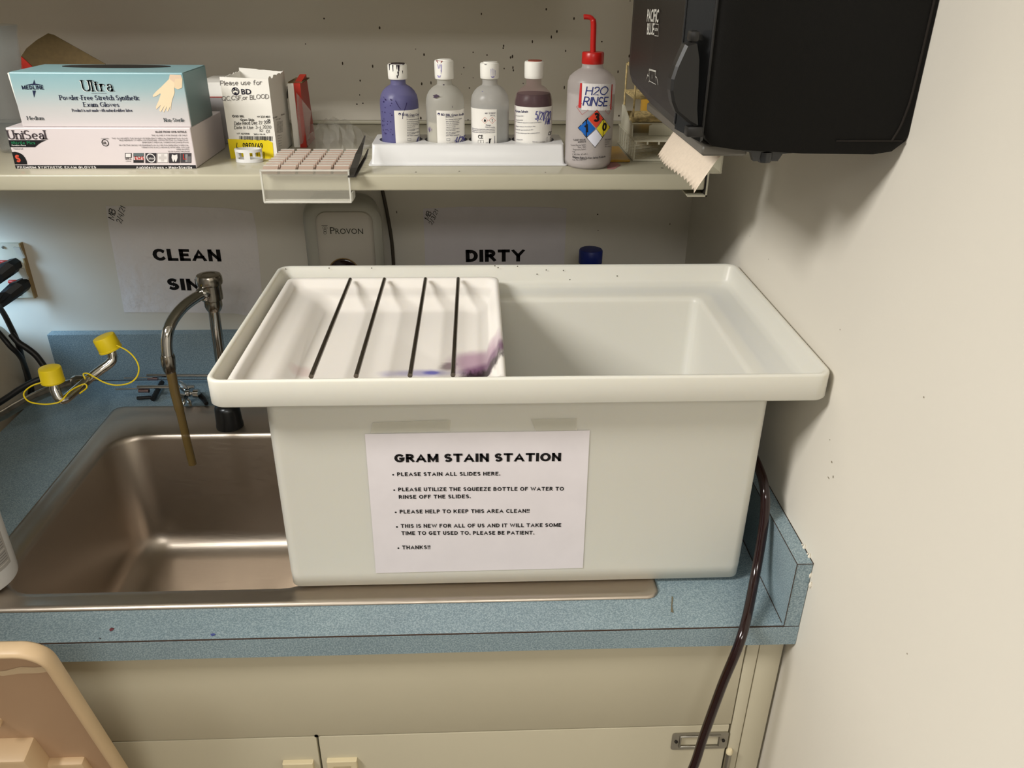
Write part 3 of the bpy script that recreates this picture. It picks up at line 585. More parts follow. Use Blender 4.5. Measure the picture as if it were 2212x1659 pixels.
  ('m',(84,82,100),'Pour la coloration',0.0017,0.56564,0.0198,0.56531,0.00126),
  ('m',(84,82,100),'des micro-organismes',0.00163,0.5632,0.01872,0.56296,0.00126),
  ('m',(84,82,100),'Approximate Formula',0.00154,0.56017,0.01435,0.56021,0.00126),
  ('m',(84,82,100),'per liter purified water',0.00147,0.55781,0.01989,0.55742,0.00127),
  ('m',(84,82,100),'Formule approximative',0.00141,0.55562,0.01424,0.55565,0.00127),
  ('m',(84,82,100),'par litre eau purifiee',0.00134,0.55308,0.01979,0.55267,0.00127),
  ('m',(84,82,100),'Composizione',0.00127,0.55087,0.01413,0.5509,0.00127),
  ('m',(84,82,100),'per litro acqua',0.00121,0.54866,0.01944,0.54827,0.00128),
  ('m',(84,82,100),'Date Opened',0.00159,0.53755,0.01033,0.53753,0.00154),
  ('h',(50,48,140),'4/28',0.01225,0.53772,0.02646,0.5354,0.00941),
  ], 'p': [
  ('dot',(52,50,92),[(-0.00826,0.57837),(-0.00642,0.57845)]),
  ('dot',(214,210,200),[(-0.00829,0.57754),(-0.0075,0.57758)]),
  ('box',(84,82,100),[(0.00172,0.542),(0.00635,0.54205),(0.00643,0.54513),(0.00181,0.54508)]),
 ]},
 'BOT3': {'t': [
  ('m',(84,82,100),'REF',-0.00727,0.57874,-0.00363,0.57886,0.00183),
  ('m',(84,82,100),'212527',-0.00224,0.57888,0.00724,0.57861,0.00224),
  ('m',(84,82,100),'250 mL',-0.00035,0.57607,0.00706,0.57578,0.0015),
  ('m',(84,82,100),'Danger',-0.00607,0.56287,0.00135,0.56282,0.00185),
  ('m',(84,82,100),'H225,H319,H336',-0.00722,0.56028,0.0066,0.56,0.00135),
  ('m',(84,82,100),'P210,P233,P240,P241,P242,P243,P261',-0.02497,0.55602,0.00678,0.55762,0.00146),
  ('m',(84,82,100),'P264,P271,P280,P303+P361+P353,P304',-0.025,0.55369,0.00677,0.55533,0.00147),
  ('m',(84,82,100),'P305+P351+P338,P312,P337+P313,P370',-0.02504,0.55136,0.00677,0.55304,0.00147),
  ('m',(18,15,16),'CE',-0.01699,0.54408,-0.01013,0.54463,0.00532),
  ('m',(84,82,100),'LOT',-0.00649,0.53815,-0.00332,0.53826,0.00172),
  ], 'p': [
  ('box',(200,70,50),[(-0.00753,0.5655),(-0.00316,0.57002),(-0.00747,0.57431),(-0.01185,0.56976)]),
  ('box',(200,70,50),[(0.00275,0.56567),(0.00714,0.56991),(0.00278,0.57447),(-0.00159,0.57021)]),
  ('poly',(18,15,16),[(-0.00907,0.56861),(-0.00819,0.57118),(-0.00748,0.57247),(-0.0068,0.57082),(-0.00576,0.57002),(-0.00612,0.56859),(-0.00752,0.56769)]),
  ('poly',(18,15,16),[(0.00225,0.57222),(0.0033,0.5722),(0.00303,0.56953),(0.0025,0.56953)]),
  ('dot',(18,15,16),[(0.00276,0.56852),(0.00329,0.56852)]),
  ('box',(18,15,16),[(-0.01724,0.53663),(-0.00975,0.53727),(-0.00971,0.54243),(-0.01719,0.54181)]),
  ('line',(18,15,16),[(-0.01349,0.5421),(-0.01354,0.53711)]),
  ('poly',(18,15,16),[(-0.00179,0.54515),(0.00217,0.54498),(0.00058,0.54345),(-0.0005,0.53744),(-0.00227,0.53742)]),
  ('line',(84,82,100),[(0.00624,0.54846),(0.00622,0.53732)]),
 ]},
 'BOT4': {'t': [
  ('m',(52,50,92),'Gram Safranin',-0.02567,0.579,-0.00899,0.58064,0.00336),
  ('m',(84,82,100),'Counterstain',-0.0253,0.57348,-0.01502,0.57507,0.00127),
  ('m',(84,82,100),'Colorant de contraste',-0.02524,0.56782,-0.01579,0.56935,0.00127),
  ('m',(84,82,100),'For staining microorganisms,Pour la coloration des micro-organismes',-0.02521,0.56527,0.01022,0.56736,0.00127),
  ('m',(84,82,100),'Approximate Formula,per liter',-0.02516,0.55931,0.00179,0.56175,0.00128),
  ('m',(84,82,100),'Formule approximative,par litre',-0.02511,0.55461,-0.00136,0.55709,0.00128),
  ('m',(84,82,100),'Composizione,per litro acqua purificata',-0.02507,0.55041,0.00806,0.55273,0.00129),
  ('m',(84,82,100),'BD Diagnostic Systems',-0.02366,0.54086,-0.01556,0.54211,0.0013),
  ('m',(84,82,100),'2020-08-31 LOT 9282',-0.00234,0.54024,0.01578,0.53935,0.00103),
  ('h',(50,48,140),'5/21/20',0.0007,0.57136,0.02303,0.57044,0.01086),
  ('h',(50,48,140),'MK',0.01553,0.5642,0.02276,0.56353,0.00678),
  ('m',(18,15,16),'CE',0.02009,0.54834,0.02491,0.54708,0.00519),
  ], 'p': [
  ('box',(18,15,16),[(0.01937,0.54036),(0.0251,0.53919),(0.0249,0.54449),(0.01921,0.54557)]),
 ]},
 'WASH': {'t': [
  ('h',(40,52,120),'H2O',-0.01167,0.61094,0.01749,0.61096,0.00989),
  ('h',(40,52,120),'RINSE',-0.01389,0.59686,0.01869,0.59626,0.01091),
  ('b',(18,15,16),'3',0.00038,0.57553,0.00864,0.57536,0.01235),
  ('b',(18,15,16),'1',-0.01082,0.56149,-0.00562,0.56172,0.01123),
  ('b',(18,15,16),'0',0.01318,0.56293,0.01997,0.56258,0.01132),
  ('b',(44,44,48),'TARGET ORGANS',-0.0244,0.54834,-0.00856,0.55074,0.00222),
  ('b',(44,44,48),'& EFFECTS',-0.01832,0.54643,-0.00779,0.54792,0.00222),
  ('n',(44,44,48),'Central Nervous System',-0.02704,0.541,-0.00792,0.5441,0.00223),
  ('n',(44,44,48),'Eyes - Skin',-0.01802,0.5396,-0.00777,0.54108,0.00223),
  ('n',(44,44,48),'Respiratory System',-0.0239,0.53561,-0.00762,0.53806,0.00224),
  ('n',(44,44,48),'Tip',-0.02436,0.53212,-0.02141,0.53332,0.00224),
  ('n',(44,44,48),'CAS No. 67-64-1',-0.02453,0.52885,-0.00536,0.53157,0.00225),
  ('b',(44,44,48),'Nalgene Right-To-Know Safety Products',-0.02438,0.52498,0.02104,0.52628,0.0029),
  ('n',(44,44,48),'Cat. No. 2425-0501',-0.02424,0.52143,-0.0058,0.52414,0.00226),
  ('b',(44,44,48),'ROUTE OF ENTRY',0.01848,0.54979,0.02901,0.54836,0.00209),
  ('n',(44,44,48),'Inhalation',0.01869,0.54674,0.026,0.54613,0.00209),
  ('n',(44,44,48),'Ingestion',0.01889,0.54384,0.02623,0.54318,0.0021),
  ('n',(44,44,48),'Skin contact',0.01911,0.54061,0.02939,0.53905,0.00211),
  ], 'p': [
  ('grid',(226,222,220),[(-0.01605,0.59104),(0.02516,0.5896),(0.02476,0.62409),(-0.01641,0.62533)]),
  ('poly',(190,40,42),[(-0.02004,0.59326),(-0.01645,0.59331),(-0.01671,0.62531),(-0.01907,0.62512)]),
  ('poly',(190,40,42),[(0.02394,0.59025),(0.02593,0.58993),(0.02584,0.62274),(0.02408,0.62298)]),
  ('box',(180,40,42),[(-0.02244,0.59419),(-0.01643,0.59942),(-0.00711,0.59079),(-0.01484,0.58453)]),
  ('box',(180,40,42),[(0.01632,0.58957),(0.02398,0.59717),(0.02775,0.59266),(0.02211,0.58433)]),
  ('poly',(16,16,18),[(-0.01949,0.56666),(-0.00858,0.57967),(0.00468,0.59165),(0.01488,0.57965),(0.02621,0.56644),(0.01547,0.55455),(0.00481,0.54088),(-0.00762,0.5541)]),
  ('grid',(206,66,44),[(-0.00684,0.57964),(0.00493,0.56737),(0.01409,0.57966),(0.00464,0.59081)]),
  ('grid',(18,92,176),[(-0.01868,0.56672),(-0.0077,0.55515),(0.00409,0.56652),(-0.00764,0.57875)]),
  ('grid',(226,208,50),[(0.00568,0.56651),(0.01505,0.55509),(0.02535,0.56654),(0.01489,0.57877)]),
  ('grid',(222,224,236),[(-0.0069,0.55427),(0.00476,0.54182),(0.01426,0.55422),(0.00494,0.5656)]),
 ]},
 'DISP': {'t': [
  ('m',(190,188,180),'PACIFIC',0.55957,0.71047,0.62103,0.71275,0.01272),
  ('m',(190,188,180),'BLUE',0.56533,0.6977,0.60365,0.69973,0.01172),
  ('m',(190,188,180),'ULTRA',0.60679,0.70383,0.62352,0.70463,0.00268),
  ], 'p': [
  ('box',(190,188,180),[(0.60649,0.699),(0.62687,0.69991),(0.62192,0.7108),(0.60144,0.71013)]),
  ('line',(190,188,180),[(0.59257,0.66418),(0.62879,0.66627)]),
  ('line',(190,188,180),[(0.59298,0.66326),(0.62919,0.66538)]),
  ('line',(190,188,180),[(0.59298,0.66326),(0.59904,0.65279),(0.63346,0.65325),(0.62564,0.66501)]),
  ('line',(190,188,180),[(0.59569,0.65726),(0.5849,0.65729)]),
  ('line',(190,188,180),[(0.58954,0.65902),(0.58399,0.65327)]),
  ('line',(190,188,180),[(0.629,0.66035),(0.63628,0.66057),(0.6463,0.65455)]),
  ('line',(190,188,180),[(0.61016,0.66005),(0.61181,0.65641)]),
  ('line',(190,188,180),[(0.59904,0.65279),(0.59576,0.65119)]),
 ]},
}
SPECKS_BACK = [(-0.7451,0.5759,0.0017,0.0031),(-0.5207,0.6351,0.0008,0.0009),(-0.5064,0.6261,0.0015,0.0025),(-0.3668,0.6375,0.0014,0.0015),(-0.366,0.6412,0.0013,0.0022),(-0.4199,0.6304,0.0013,0.0011),(-0.3954,0.6259,0.0011,0.0017),(-0.3503,0.6239,0.0014,0.0032),(-0.3536,0.6223,0.0016,0.0021),(-0.4367,0.6051,0.0011,0.0014),(-0.4411,0.5942,0.0007,0.0008),(-0.365,0.6038,0.0012,0.0015),(-0.3493,0.6055,0.0011,0.0029),(-0.3485,0.6008,0.0012,0.0021),(-0.4205,0.5881,0.0009,0.0008),(-0.3307,0.5791,0.001,0.001),(-0.2561,0.5722,0.0012,0.0032),(-0.4274,0.5708,0.0014,0.0012),(-0.5168,0.5186,0.0016,0.0027),(-0.5979,0.6066,0.0014,0.003),(-0.5126,0.5776,0.0015,0.0027),(-0.496,0.5792,0.0011,0.0032),(-0.4308,0.5155,0.0017,0.0011),(-0.2727,0.665,0.0015,0.0025),(-0.256,0.6335,0.0012,0.002),(-0.2822,0.656,0.0012,0.003),(-0.1422,0.6257,0.0012,0.0028),(-0.1603,0.5993,0.0011,0.0029),(-0.1533,0.5235,0.0016,0.0019),(-0.6504,0.611,0.0013,0.003),(-0.6217,0.5826,0.0014,0.0019),(-0.6245,0.5583,0.0009,0.0015),(-0.6198,0.5441,0.0014,0.0011),(-0.6307,0.5425,0.0016,0.0014),(-0.6757,0.683,0.0016,0.0015),(-0.5815,0.669,0.0017,0.0025),(-0.4047,0.6921,0.0012,0.002),(-0.2924,0.7002,0.0014,0.0022),(-0.7118,0.6423,0.001,0.0012),(-0.3154,0.6483,0.0012,0.003),(-0.1473,0.7143,0.0013,0.0009),(-0.2435,0.6859,0.0015,0.0025),(-0.1926,0.649,0.0016,0.0012),(-0.1793,0.3072,0.0014,0.0008),(-0.182,0.3395,0.0014,0.0014),(-0.5704,0.345,0.0009,0.0029),(-0.0384,0.3197,0.0008,0.002),(0.0122,0.3028,0.0016,0.0013),(0.0618,0.2761,0.0009,0.0029),(0.0911,0.3607,0.0011,0.0025),(-0.0751,0.4301,0.0007,0.0016)]
SPECKS_RIGHT = [(-0.7288, 0.2674, 0.0009, 0.0009), (-0.7446, 0.2463, 0.0018, 0.00135), (-0.7454, 0.2245, 0.0027, 0.0009), (-0.7554, 0.2326, 0.00135, 0.0018), (-0.8841, 0.4081, 0.00108, 0.0009), (-0.9688, 0.1689, 0.0009, 0.0009), (-0.5412, 0.1003, 0.0009, 0.0009), (-0.3526, 0.402, 0.0009, 0.0009), (-0.4428, 0.3953, 0.0009, 0.0009), (-0.6965, 0.3956, 0.0009, 0.0009)]
TUB_SPECKS = [(-0.7137, -0.3275, 0.3447), (-0.6467, -0.3275, 0.3459), (-0.5809, -0.3275, 0.3455), (-0.389, -0.3275, 0.3482), (-0.384, -0.3275, 0.3452), (-0.3535, -0.3275, 0.3473), (-0.3226, -0.3275, 0.3341), (-0.3082, -0.3275, 0.3409), (-0.2811, -0.3275, 0.34), (-0.2702, -0.3275, 0.3246), (-0.3516, -0.3275, 0.3134), (-0.1952, -0.3275, 0.3303)]
# ------------------------------------------------------------------ material set
CREAM = srgb(226, 220, 207)
m_wall = mat('wall_paint', CREAM, 0.55, noise=(3.0, 0.985, 1.01), bump=(220, 0.08, 0.001))
m_far = mat('far_wall_paint', srgb(160, 156, 148), 0.6, noise=(3.0, 0.97, 1.02))
m_blocker = mat('blocker_enamel', srgb(150, 150, 148), 0.35)
m_floor = mat('floor_vinyl', srgb(104, 98, 90), 0.4, noise=(30, 0.9, 1.05))
m_ceil = mat('ceiling_tile', srgb(225, 222, 214), 0.8, noise=(90, 0.94, 1.0))
m_lam = speckle_laminate('blue_laminate', srgb(135, 154, 162), srgb(158, 174, 181), srgb(116, 136, 145))
m_seam = mat('seam_brown', srgb(62, 46, 36), 0.7)
m_caulk = mat('caulk', srgb(228, 220, 204), 0.6, bump=(300, 0.6, 0.002))
m_steel = brushed('sink_steel', srgb(186, 175, 162), 0.36, (1, 14, 14))
m_cab = mat('cabinet_paint', srgb(196, 188, 164), 0.42, noise=(5, 0.98, 1.01), bump=(150, 0.05, 0.001))
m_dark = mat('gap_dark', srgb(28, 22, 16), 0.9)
m_pull = mat('cream_plastic', srgb(222, 208, 172), 0.4)
m_zinc = brushed('zinc', srgb(168, 164, 154), 0.38, (4, 4, 30))
m_tub = mat('milky_polyethylene', srgb(221, 219, 209), 0.36, 0, 0.45, noise=(6, 0.985, 1.0), sss=0.35)
m_paper = mat('printer_paper', srgb(226, 220, 223), 0.75, noise=(26, 0.97, 1.01), bump=(14, 0.25, 0.004))
m_tape = film('clear_tape', srgb(225, 222, 208), 0.35, 0.15)
m_rod = mat('steel_rod', srgb(120, 112, 104), 0.28, 1.0)
m_chrome = mat('chrome', srgb(200, 198, 194), 0.09, 1.0)
m_chrome_old = mat('worn_chrome', srgb(170, 164, 154), 0.2, 1.0, noise=(60, 0.7, 1.1))
m_hose = mat('dark_red_tubing', srgb(30, 8, 9), 0.14, 0, 0.5, coat=0.3)
m_amber = film('amber_tubing', srgb(112, 92, 52), 0.85, 0.25)
m_yellow = mat('yellow_vinyl', srgb(236, 208, 30), 0.4, 0, 0.4, noise=(30, 0.95, 1.02))
m_black = mat('black_plastic', srgb(24, 23, 22), 0.45)
m_cable = mat('black_cable', srgb(17, 17, 17), 0.45)
m_shelf = mat('shelf_enamel', srgb(186, 181, 160), 0.22, 0, 0.5, noise=(8, 0.98, 1.01))
m_white = mat('white_plastic', srgb(222, 222, 222), 0.28, 0, 0.5)
m_cap = mat('white_cap', srgb(238, 236, 228), 0.45)
m_frost = film('frosted_bottle', srgb(214, 212, 204), 0.62, 0.34, 0.5, 0.35)
m_frost_clear = film('cloudy_bottle', srgb(216, 214, 210), 0.60, 0.28, 0.5, 0.35)
m_label = mat('label_paper', srgb(232, 229, 222), 0.5)
m_redplastic = mat('red_plastic', srgb(180, 30, 24), 0.3, 0, 0.5)
m_card_white = mat('white_carton', srgb(242, 239, 231), 0.6, noise=(20, 0.98, 1.0))
m_card_brown = mat('brown_carton', srgb(98, 82, 50), 0.85, noise=(120, 0.85, 1.1))
m_card_red = mat('red_carton', srgb(176, 42, 26), 0.45, noise=(12, 0.9, 1.05))
m_clear = film('clear_acrylic', srgb(226, 222, 206), 0.16, 0.06, 0.8)
m_clear_edge = film('acrylic_edge', srgb(232, 230, 220), 0.62, 0.1, 0.8)
m_pinkish = film('tinted_slide_rest', srgb(196, 172, 156), 0.72, 0.12, 0.7)
m_bag = film('clear_bag', srgb(214, 212, 204), 0.20, 0.12, 0.8)
m_tan = mat('tan_vinyl_coat', srgb(222, 198, 140), 0.5, noise=(160, 0.3, 1.05))
m_whiterack = mat('ivory_rack', srgb(214, 210, 190), 0.45)
m_orange = film('amber_plastic', srgb(206, 158, 52), 0.75, 0.25)
m_towel = mat('towel_paper', srgb(232, 216, 196), 0.9, noise=(200, 0.95, 1.02), bump=(400, 0.4, 0.001))
m_disp = mat('dispenser_matte_black', srgb(13, 12, 10), 0.55, 0, 0.18, bump=(900, 0.25, 0.0006))
m_disp_face = mat('dispenser_face', srgb(24, 21, 19), 0.42, 0, 0.4, bump=(900, 0.2, 0.0005))
m_disp_gloss = mat('dispenser_gloss', srgb(40, 41, 42), 0.16, 0, 0.6)  # base lightened to stand in for reflections on the black strip
m_soap = mat('soap_grey', srgb(176, 174, 162), 0.4)
m_soap_face = mat('soap_face', srgb(190, 184, 172), 0.38)
m_bluecap = mat('blue_cap', srgb(24, 40, 120), 0.4)
m_plate = mat('outlet_plate', srgb(214, 212, 196), 0.4)
m_oldedge = mat('aged_edge', srgb(156, 128, 84), 0.6)
m_beige = mat('beige_plastic', srgb(216, 188, 150), 0.42, noise=(7, 0.97, 1.02))
m_beige_in = mat('beige_inner', srgb(186, 154, 124), 0.5, noise=(5, 0.97, 1.03))
m_drab = mat('drab_enamel', srgb(170, 158, 138), 0.5)
m_grey_clip = mat('tweezer_steel', srgb(92, 90, 88), 0.3, 0.9)
m_tealtop = mat('teal_print', srgb(140, 178, 184), 0.35, noise=(18, 0.95, 1.04))
m_medline = gradient_z('glove_box_print', [(0.0, srgb(214, 206, 206)), (0.35, srgb(194, 195, 195)), (0.72, srgb(154, 182, 186)), (1.0, srgb(132, 172, 180))], 0.5645, 0.634)
m_medside_shaded = gradient_z('glove_box_end_shaded', [(0.0, srgb(122, 136, 136)), (1.0, srgb(96, 138, 142))], 0.5645, 0.634)  # end print darkened to stand in for the shading on that side
m_uniseal = mat('white_carton_gloss', srgb(220, 210, 211), 0.35)

def stained_tray():
    m = mat('stained_tray_plastic', srgb(238, 233, 226), 0.3, 0, 0.5, sss=0.2); nt = m.node_tree; b = nt.nodes['Principled BSDF']; L = nt.links
    tc = nt.nodes.new('ShaderNodeTexCoord'); col = None
    rgb = nt.nodes.new('ShaderNodeRGB'); rgb.outputs[0].default_value = srgb(238, 233, 226); col = rgb.outputs[0]
    # centre, spread, colour, strength, ragged edge (scale of the noise)
    for (cx, cy), (sx, sy), c, k, ns, st in (((-0.420, -0.580), (0.050, 0.052), (156, 104, 142), 0.70, 14, (1, 1, 1)), ((-0.408, -0.602), (0.044, 0.030), (104, 60, 100), 0.85, 22, (1, 1, 1)), ((-0.486, -0.603), (0.060, 0.017), (104, 94, 178), 0.55, 22, (1, 1, 1)), ((-0.476, -0.601), (0.016, 0.007), (72, 74, 172), 0.8, 40, (1, 1, 1)),
      ((-0.412, -0.618), (0.040, 0.026), (36, 14, 30), 1.0, 60, (4, 1, 1)), ((-0.455, -0.584), (0.016, 0.016), (92, 50, 76), 0.7, 60, (1, 1, 1)), ((-0.640, -0.603), (0.02, 0.02), (196, 150, 150), 0.35, 30, (1, 1, 1))):
        sub = nt.nodes.new('ShaderNodeVectorMath'); sub.operation = 'SUBTRACT'; sub.inputs[1].default_value = (cx, cy, 0)
        mul = nt.nodes.new('ShaderNodeVectorMath'); mul.operation = 'MULTIPLY'; mul.inputs[1].default_value = (1 / sx, 1 / sy, 0)
        ln = nt.nodes.new('ShaderNodeVectorMath'); ln.operation = 'LENGTH'
        mp = nt.nodes.new('ShaderNodeMapping'); mp.inputs['Scale'].default_value = st
        nz = nt.nodes.new('ShaderNodeTexNoise'); nz.inputs['Scale'].default_value = ns; nz.inputs['Detail'].default_value = 6
        ad = nt.nodes.new('ShaderNodeMath'); ad.operation = 'MULTIPLY_ADD'; ad.inputs[1].default_value = 1.1
        mr = nt.nodes.new('ShaderNodeMapRange'); mr.interpolation_type = 'SMOOTHSTEP'; mr.inputs[1].default_value = 1.55; mr.inputs[2].default_value = 0.85; mr.inputs[3].default_value = 0; mr.inputs[4].default_value = k
        mx = nt.nodes.new('ShaderNodeMix'); mx.data_type = 'RGBA'; mx.inputs[7].default_value = srgb(*c)
        L.new(tc.outputs['Object'], sub.inputs[0]); L.new(sub.outputs[0], mul.inputs[0]); L.new(mul.outputs[0], ln.inputs[0])
        L.new(tc.outputs['Object'], mp.inputs[0]); L.new(mp.outputs[0], nz.inputs['Vector']); L.new(nz.outputs['Fac'], ad.inputs[0]); L.new(ln.outputs['Value'], ad.inputs[2])
        L.new(ad.outputs[0], mr.inputs[0]); L.new(mr.outputs[0], mx.inputs[0]); L.new(col, mx.inputs[6]); col = mx.outputs[2]
    L.new(col, b.inputs['Base Color']); return m
m_tray = stained_tray()

def sheet(name, corners, y, thick, m, parent=None):
    """flat sheet standing in a plane of constant y; corners (x, z)"""
    return MB().prism(corners, y, y + thick, 'xz').build(name, m, parent)
def prints(key, pr, h=0.0003):
    """put the shapes and words of one table onto a surface"""
    d = PRINTS[key]
    for k, (tg, c, p) in enumerate(d['p']):
        hh = h + 0.00004 * (k % 6)
        if tg == 'poly': pr.poly(p, c, hh)
        elif tg == 'grid': pr.quad(p[:4], c, hh, 10, 6)
        elif tg == 'dot': pr.disc(p[0][0], p[0][1], math.dist(p[0], p[1]), c, hh)
        elif tg == 'ring': pr.ring(p[0][0], p[0][1], math.dist(p[0], p[1]), math.dist(p[0], p[1]) * .22, c, hh)
        elif tg == 'line': pr.line(p, 0.0007, c, hh)
        elif tg == 'box': pr.line(p, 0.0005, c, hh, closed=True)
    for t in d['t']:
        if t[0] != 'h' or key == '_': pr.text(*t, h=h + 0.0003)
def clusters(key, fmap, parent, gap=0.012, h=0.0003, name='lettering', hand=False):
    d = PRINTS[key]; it = []
    for p in ([] if hand else d['p']):
        us = [q[0] for q in p[2]]; vs = [q[1] for q in p[2]]; r = math.dist(p[2][0], p[2][1]) if p[0] in ('dot', 'ring') else 0
        it.append([min(us) - r, max(us) + r, min(vs) - r, max(vs) + r, 'p', p])
    for t in d['t']:
        if (t[0] == 'h') == hand: it.append([min(t[3], t[5]) - abs(t[6] - t[4]) * .1, max(t[3], t[5]), min(t[4], t[6]), max(t[4], t[6]) + t[7], 't', t])
    n = len(it); lab = list(range(n))
    for i in range(n):
        for j in range(i):
            A_, B2 = it[i], it[j]
            if A_[0] < B2[1] + gap and B2[0] < A_[1] + gap and A_[2] < B2[3] + gap and B2[2] < A_[3] + gap:
                l0, l1 = lab[i], lab[j]; lab = [l1 if q == l0 else q for q in lab]
    for l in sorted(set(lab)):
        pr = Print(fmap); PRINTS['_'] = {'p': [it[i][5] for i in range(n) if lab[i] == l and it[i][4] == 'p'], 't': [it[i][5] for i in range(n) if lab[i] == l and it[i][4] == 't']}
        prints('_', pr, h); pr.build(name, parent)
def handwriting(key, fmap, parent, h=0.0006):
    clusters(key, fmap, parent, 0.012, h - 0.0003, 'handwriting', True)
bake_font({(t[0], t[2]) for d in PRINTS.values() for t in d['t'] if t[0] in 'nm'})

# ------------------------------------------------------------------ the room
wb = struct(MB().box(-2.85, 0.12, 0, 0.1, -0.91, 1.66).build('wall_back', m_wall))
wr = struct(MB().box(0, 0.12, -4.0, 0, -0.91, 1.66).build('wall_right', m_wall))
struct(MB().box(-2.97, 0.12, -4.1, -4.0, -0.91, 1.66).build('wall_front', m_far))
wl = MB()
for y0, y1, z0, z1 in ((-4, 0.1, -0.91, 0.2), (-4, 0.1, 1.2, 1.66), (-4, -2.4, 0.2, 1.2), (-1.4, 0.1, 0.2, 1.2)): wl.box(-2.97, -2.85, y0, y1, z0, z1)
struct(wl.build('wall_left', m_far))
wf = MB()
for y0, y1, z0, z1 in ((-2.4, -2.36, 0.2, 1.2), (-1.44, -1.4, 0.2, 1.2), (-2.36, -1.44, 0.2, 0.24), (-2.36, -1.44, 1.16, 1.2)): wf.box(-2.94, -2.89, y0, y1, z0, z1)
w1 = struct(wf.build('window_1', m_white)); MB().box(-2.92, -2.915, -2.36, -1.44, 0.24, 1.16).build('pane', film('window_glass', (0.8, 0.9, 1, 1), 0.1, 0.02), w1)
struct(MB().box(-2.97, 0.12, -4.1, 0.1, -1.0, -0.91).build('floor', m_floor))
struct(MB().box(-2.97, 0.12, -4.1, 0.1, 1.66, 1.72).build('ceiling', m_ceil))
oc = thing('added_shade_cabinet', 'unseen cream cabinet added to shade the wall above the long metal shelf', 'cabinet', (-1.0, -0.17, 0.758))  # unseen cabinet, added to keep lamp light off the upper wall
MB().box(-1.94, -0.26, -0.335, -0.002, 0.758, 1.50, 0.002, 1, smooth=False).build('carcass', m_wall, oc)
for k in range(3): MB().box(-1.935 + k * .558, -1.935 + k * .558 + .552, -0.350, -0.336, 0.762, 1.495, 0.002, 1, smooth=False).build('door', m_wall, oc)
fg = thing('light_blocker', 'unseen grey block added left of the counter to shade it', 'light_blocker', (-1.72, -0.76, -0.91))  # unseen block, added to shade the left counter, sink and cabinet front
MB().box(-2.10, -1.335, -1.25, -0.37, -0.90, 0.84, 0.01, 2).build('carcass', m_blocker, fg); MB().box(-2.10, -1.335, -1.30, -1.252, -0.86, 0.84, 0.012, 2).build('door', m_blocker, fg)
# splashes and scuffs on the walls
sp = Print(on_y(0.0)); SK = (74, 64, 54)
for x, z, rx, rz in SPECKS_BACK: sp.disc(x, z, rx, SK, 0.0003, 7, rz)
o = sp.build('splash_specks', wb); o['kind'] = 'stuff'
sp = Print(on_x(0.0))
for y, z, ry, rz in SPECKS_RIGHT: sp.disc(-y, z, ry, (150, 140, 122), 0.0003, 7, rz)
o = sp.build('scuff_marks', wr); o['kind'] = 'stuff'
ck = MB()
for k in range(9):
    y = -0.762 + k * 0.006; ck.lathe([(0.0006, 0), (0.0018, .002), (0.0022, .006), (0.0006, .010)], (-0.0012, y, 0.099 - 0.004 * (k % 3) - (0.03 if k < 3 else 0) * (2 - k) / 2), 6)
ck.build('caulk_bead', m_caulk, wr)

# ------------------------------------------------------------------ countertop with splashes
ct = thing('countertop', 'speckled blue-grey laminate countertop with raised splashes around the steel sink', 'countertop', (-0.65, -0.38, -0.031))
hole = rrect(-1.10, -0.20, -0.69, -0.152, 0.03)
v, f = plate([(-1.2935, -0.755), (-0.0005, -0.755), (-0.0005, -0.0005), (-1.2935, -0.0005)], [hole], 0.030)
MB().add([(a, b, c - 0.0155) for a, b, c in v], f).build('slab', m_lam, ct)
MB().box(-1.2935, -0.0005, -0.7575, -0.7558, -0.0315, -0.0012).build('front_edge', m_lam, ct)
MB().box(-1.2935, -0.0005, -0.7568, -0.755, -0.0014, -0.0003).build('edge_seam', m_seam, ct)
MB().box(-1.279, -0.0005, -0.021, -0.0005, -0.0003, 0.1034, 0.0006, 1, smooth=False).build('backsplash', m_lam, ct)
MB().box(-0.021, -0.0005, -0.757, -0.0212, -0.0003, 0.1034, 0.0006, 1, smooth=False).build('side_splash', m_lam, ct)
sm = MB()
for a, b in (((-0.0212, -0.7572, 0.0), (-0.0212, -0.7572, 0.1034)), ((-0.0213, -0.757, 0.1036), (-0.0213, -0.03, 0.1036)), ((-0.0205, -0.7573, 0.1035), (-0.001, -0.7573, 0.1035)), ((-0.0216, -0.75, 0.0004), (-0.0216, -0.03, 0.0004)), ((-1.279, -0.0215, 0.0004), (-0.03, -0.0215, 0.0004)), ((-0.0004, -0.757, 0.1036), (-0.0004, -0.03, 0.1036))): sm.tube([a, b], 0.0005, 5)
sm.build('splash_seam', m_seam, ct)
st = Print(lambda u, v, h: (u, v, h)); 
for c, pts in (((110, 60, 66), [(-0.8954, -0.7347, 0.0000), (-0.8943, -0.7314, 0.0000), (-0.8898, -0.7324, 0.0000), (-0.8900, -0.7365, 0.0000), (-0.8929, -0.7380, 0.0000)]), ((60, 40, 44), [(-0.8943, -0.7314, 0.0000), (-0.8898, -0.7324, 0.0000), (-0.8925, -0.7331, -0.0000)]), ((60, 40, 44), [(-0.9030, -0.7489, 0.0000), (-0.8991, -0.7499, 0.0000), (-0.9002, -0.7514, -0.0000)]), ((72, 82, 140), [(-0.7636, -0.7470, -0.0000), (-0.7593, -0.7455, 0.0000), (-0.7563, -0.7481, -0.0000), (-0.7601, -0.7512, 0.0000)]), ((112, 104, 84), [(-0.1555, -0.6960, 0.0000), (-0.1540, -0.6979, 0.0000), (-0.1592, -0.7157, -0.0000), (-0.1600, -0.7279, 0.0000), (-0.1634, -0.7261, 0.0000)])):
    st.poly([(p[0], p[1]) for p in pts], c, 0.0003)
o = st.build('ink_spots', ct); o['kind'] = 'stuff'

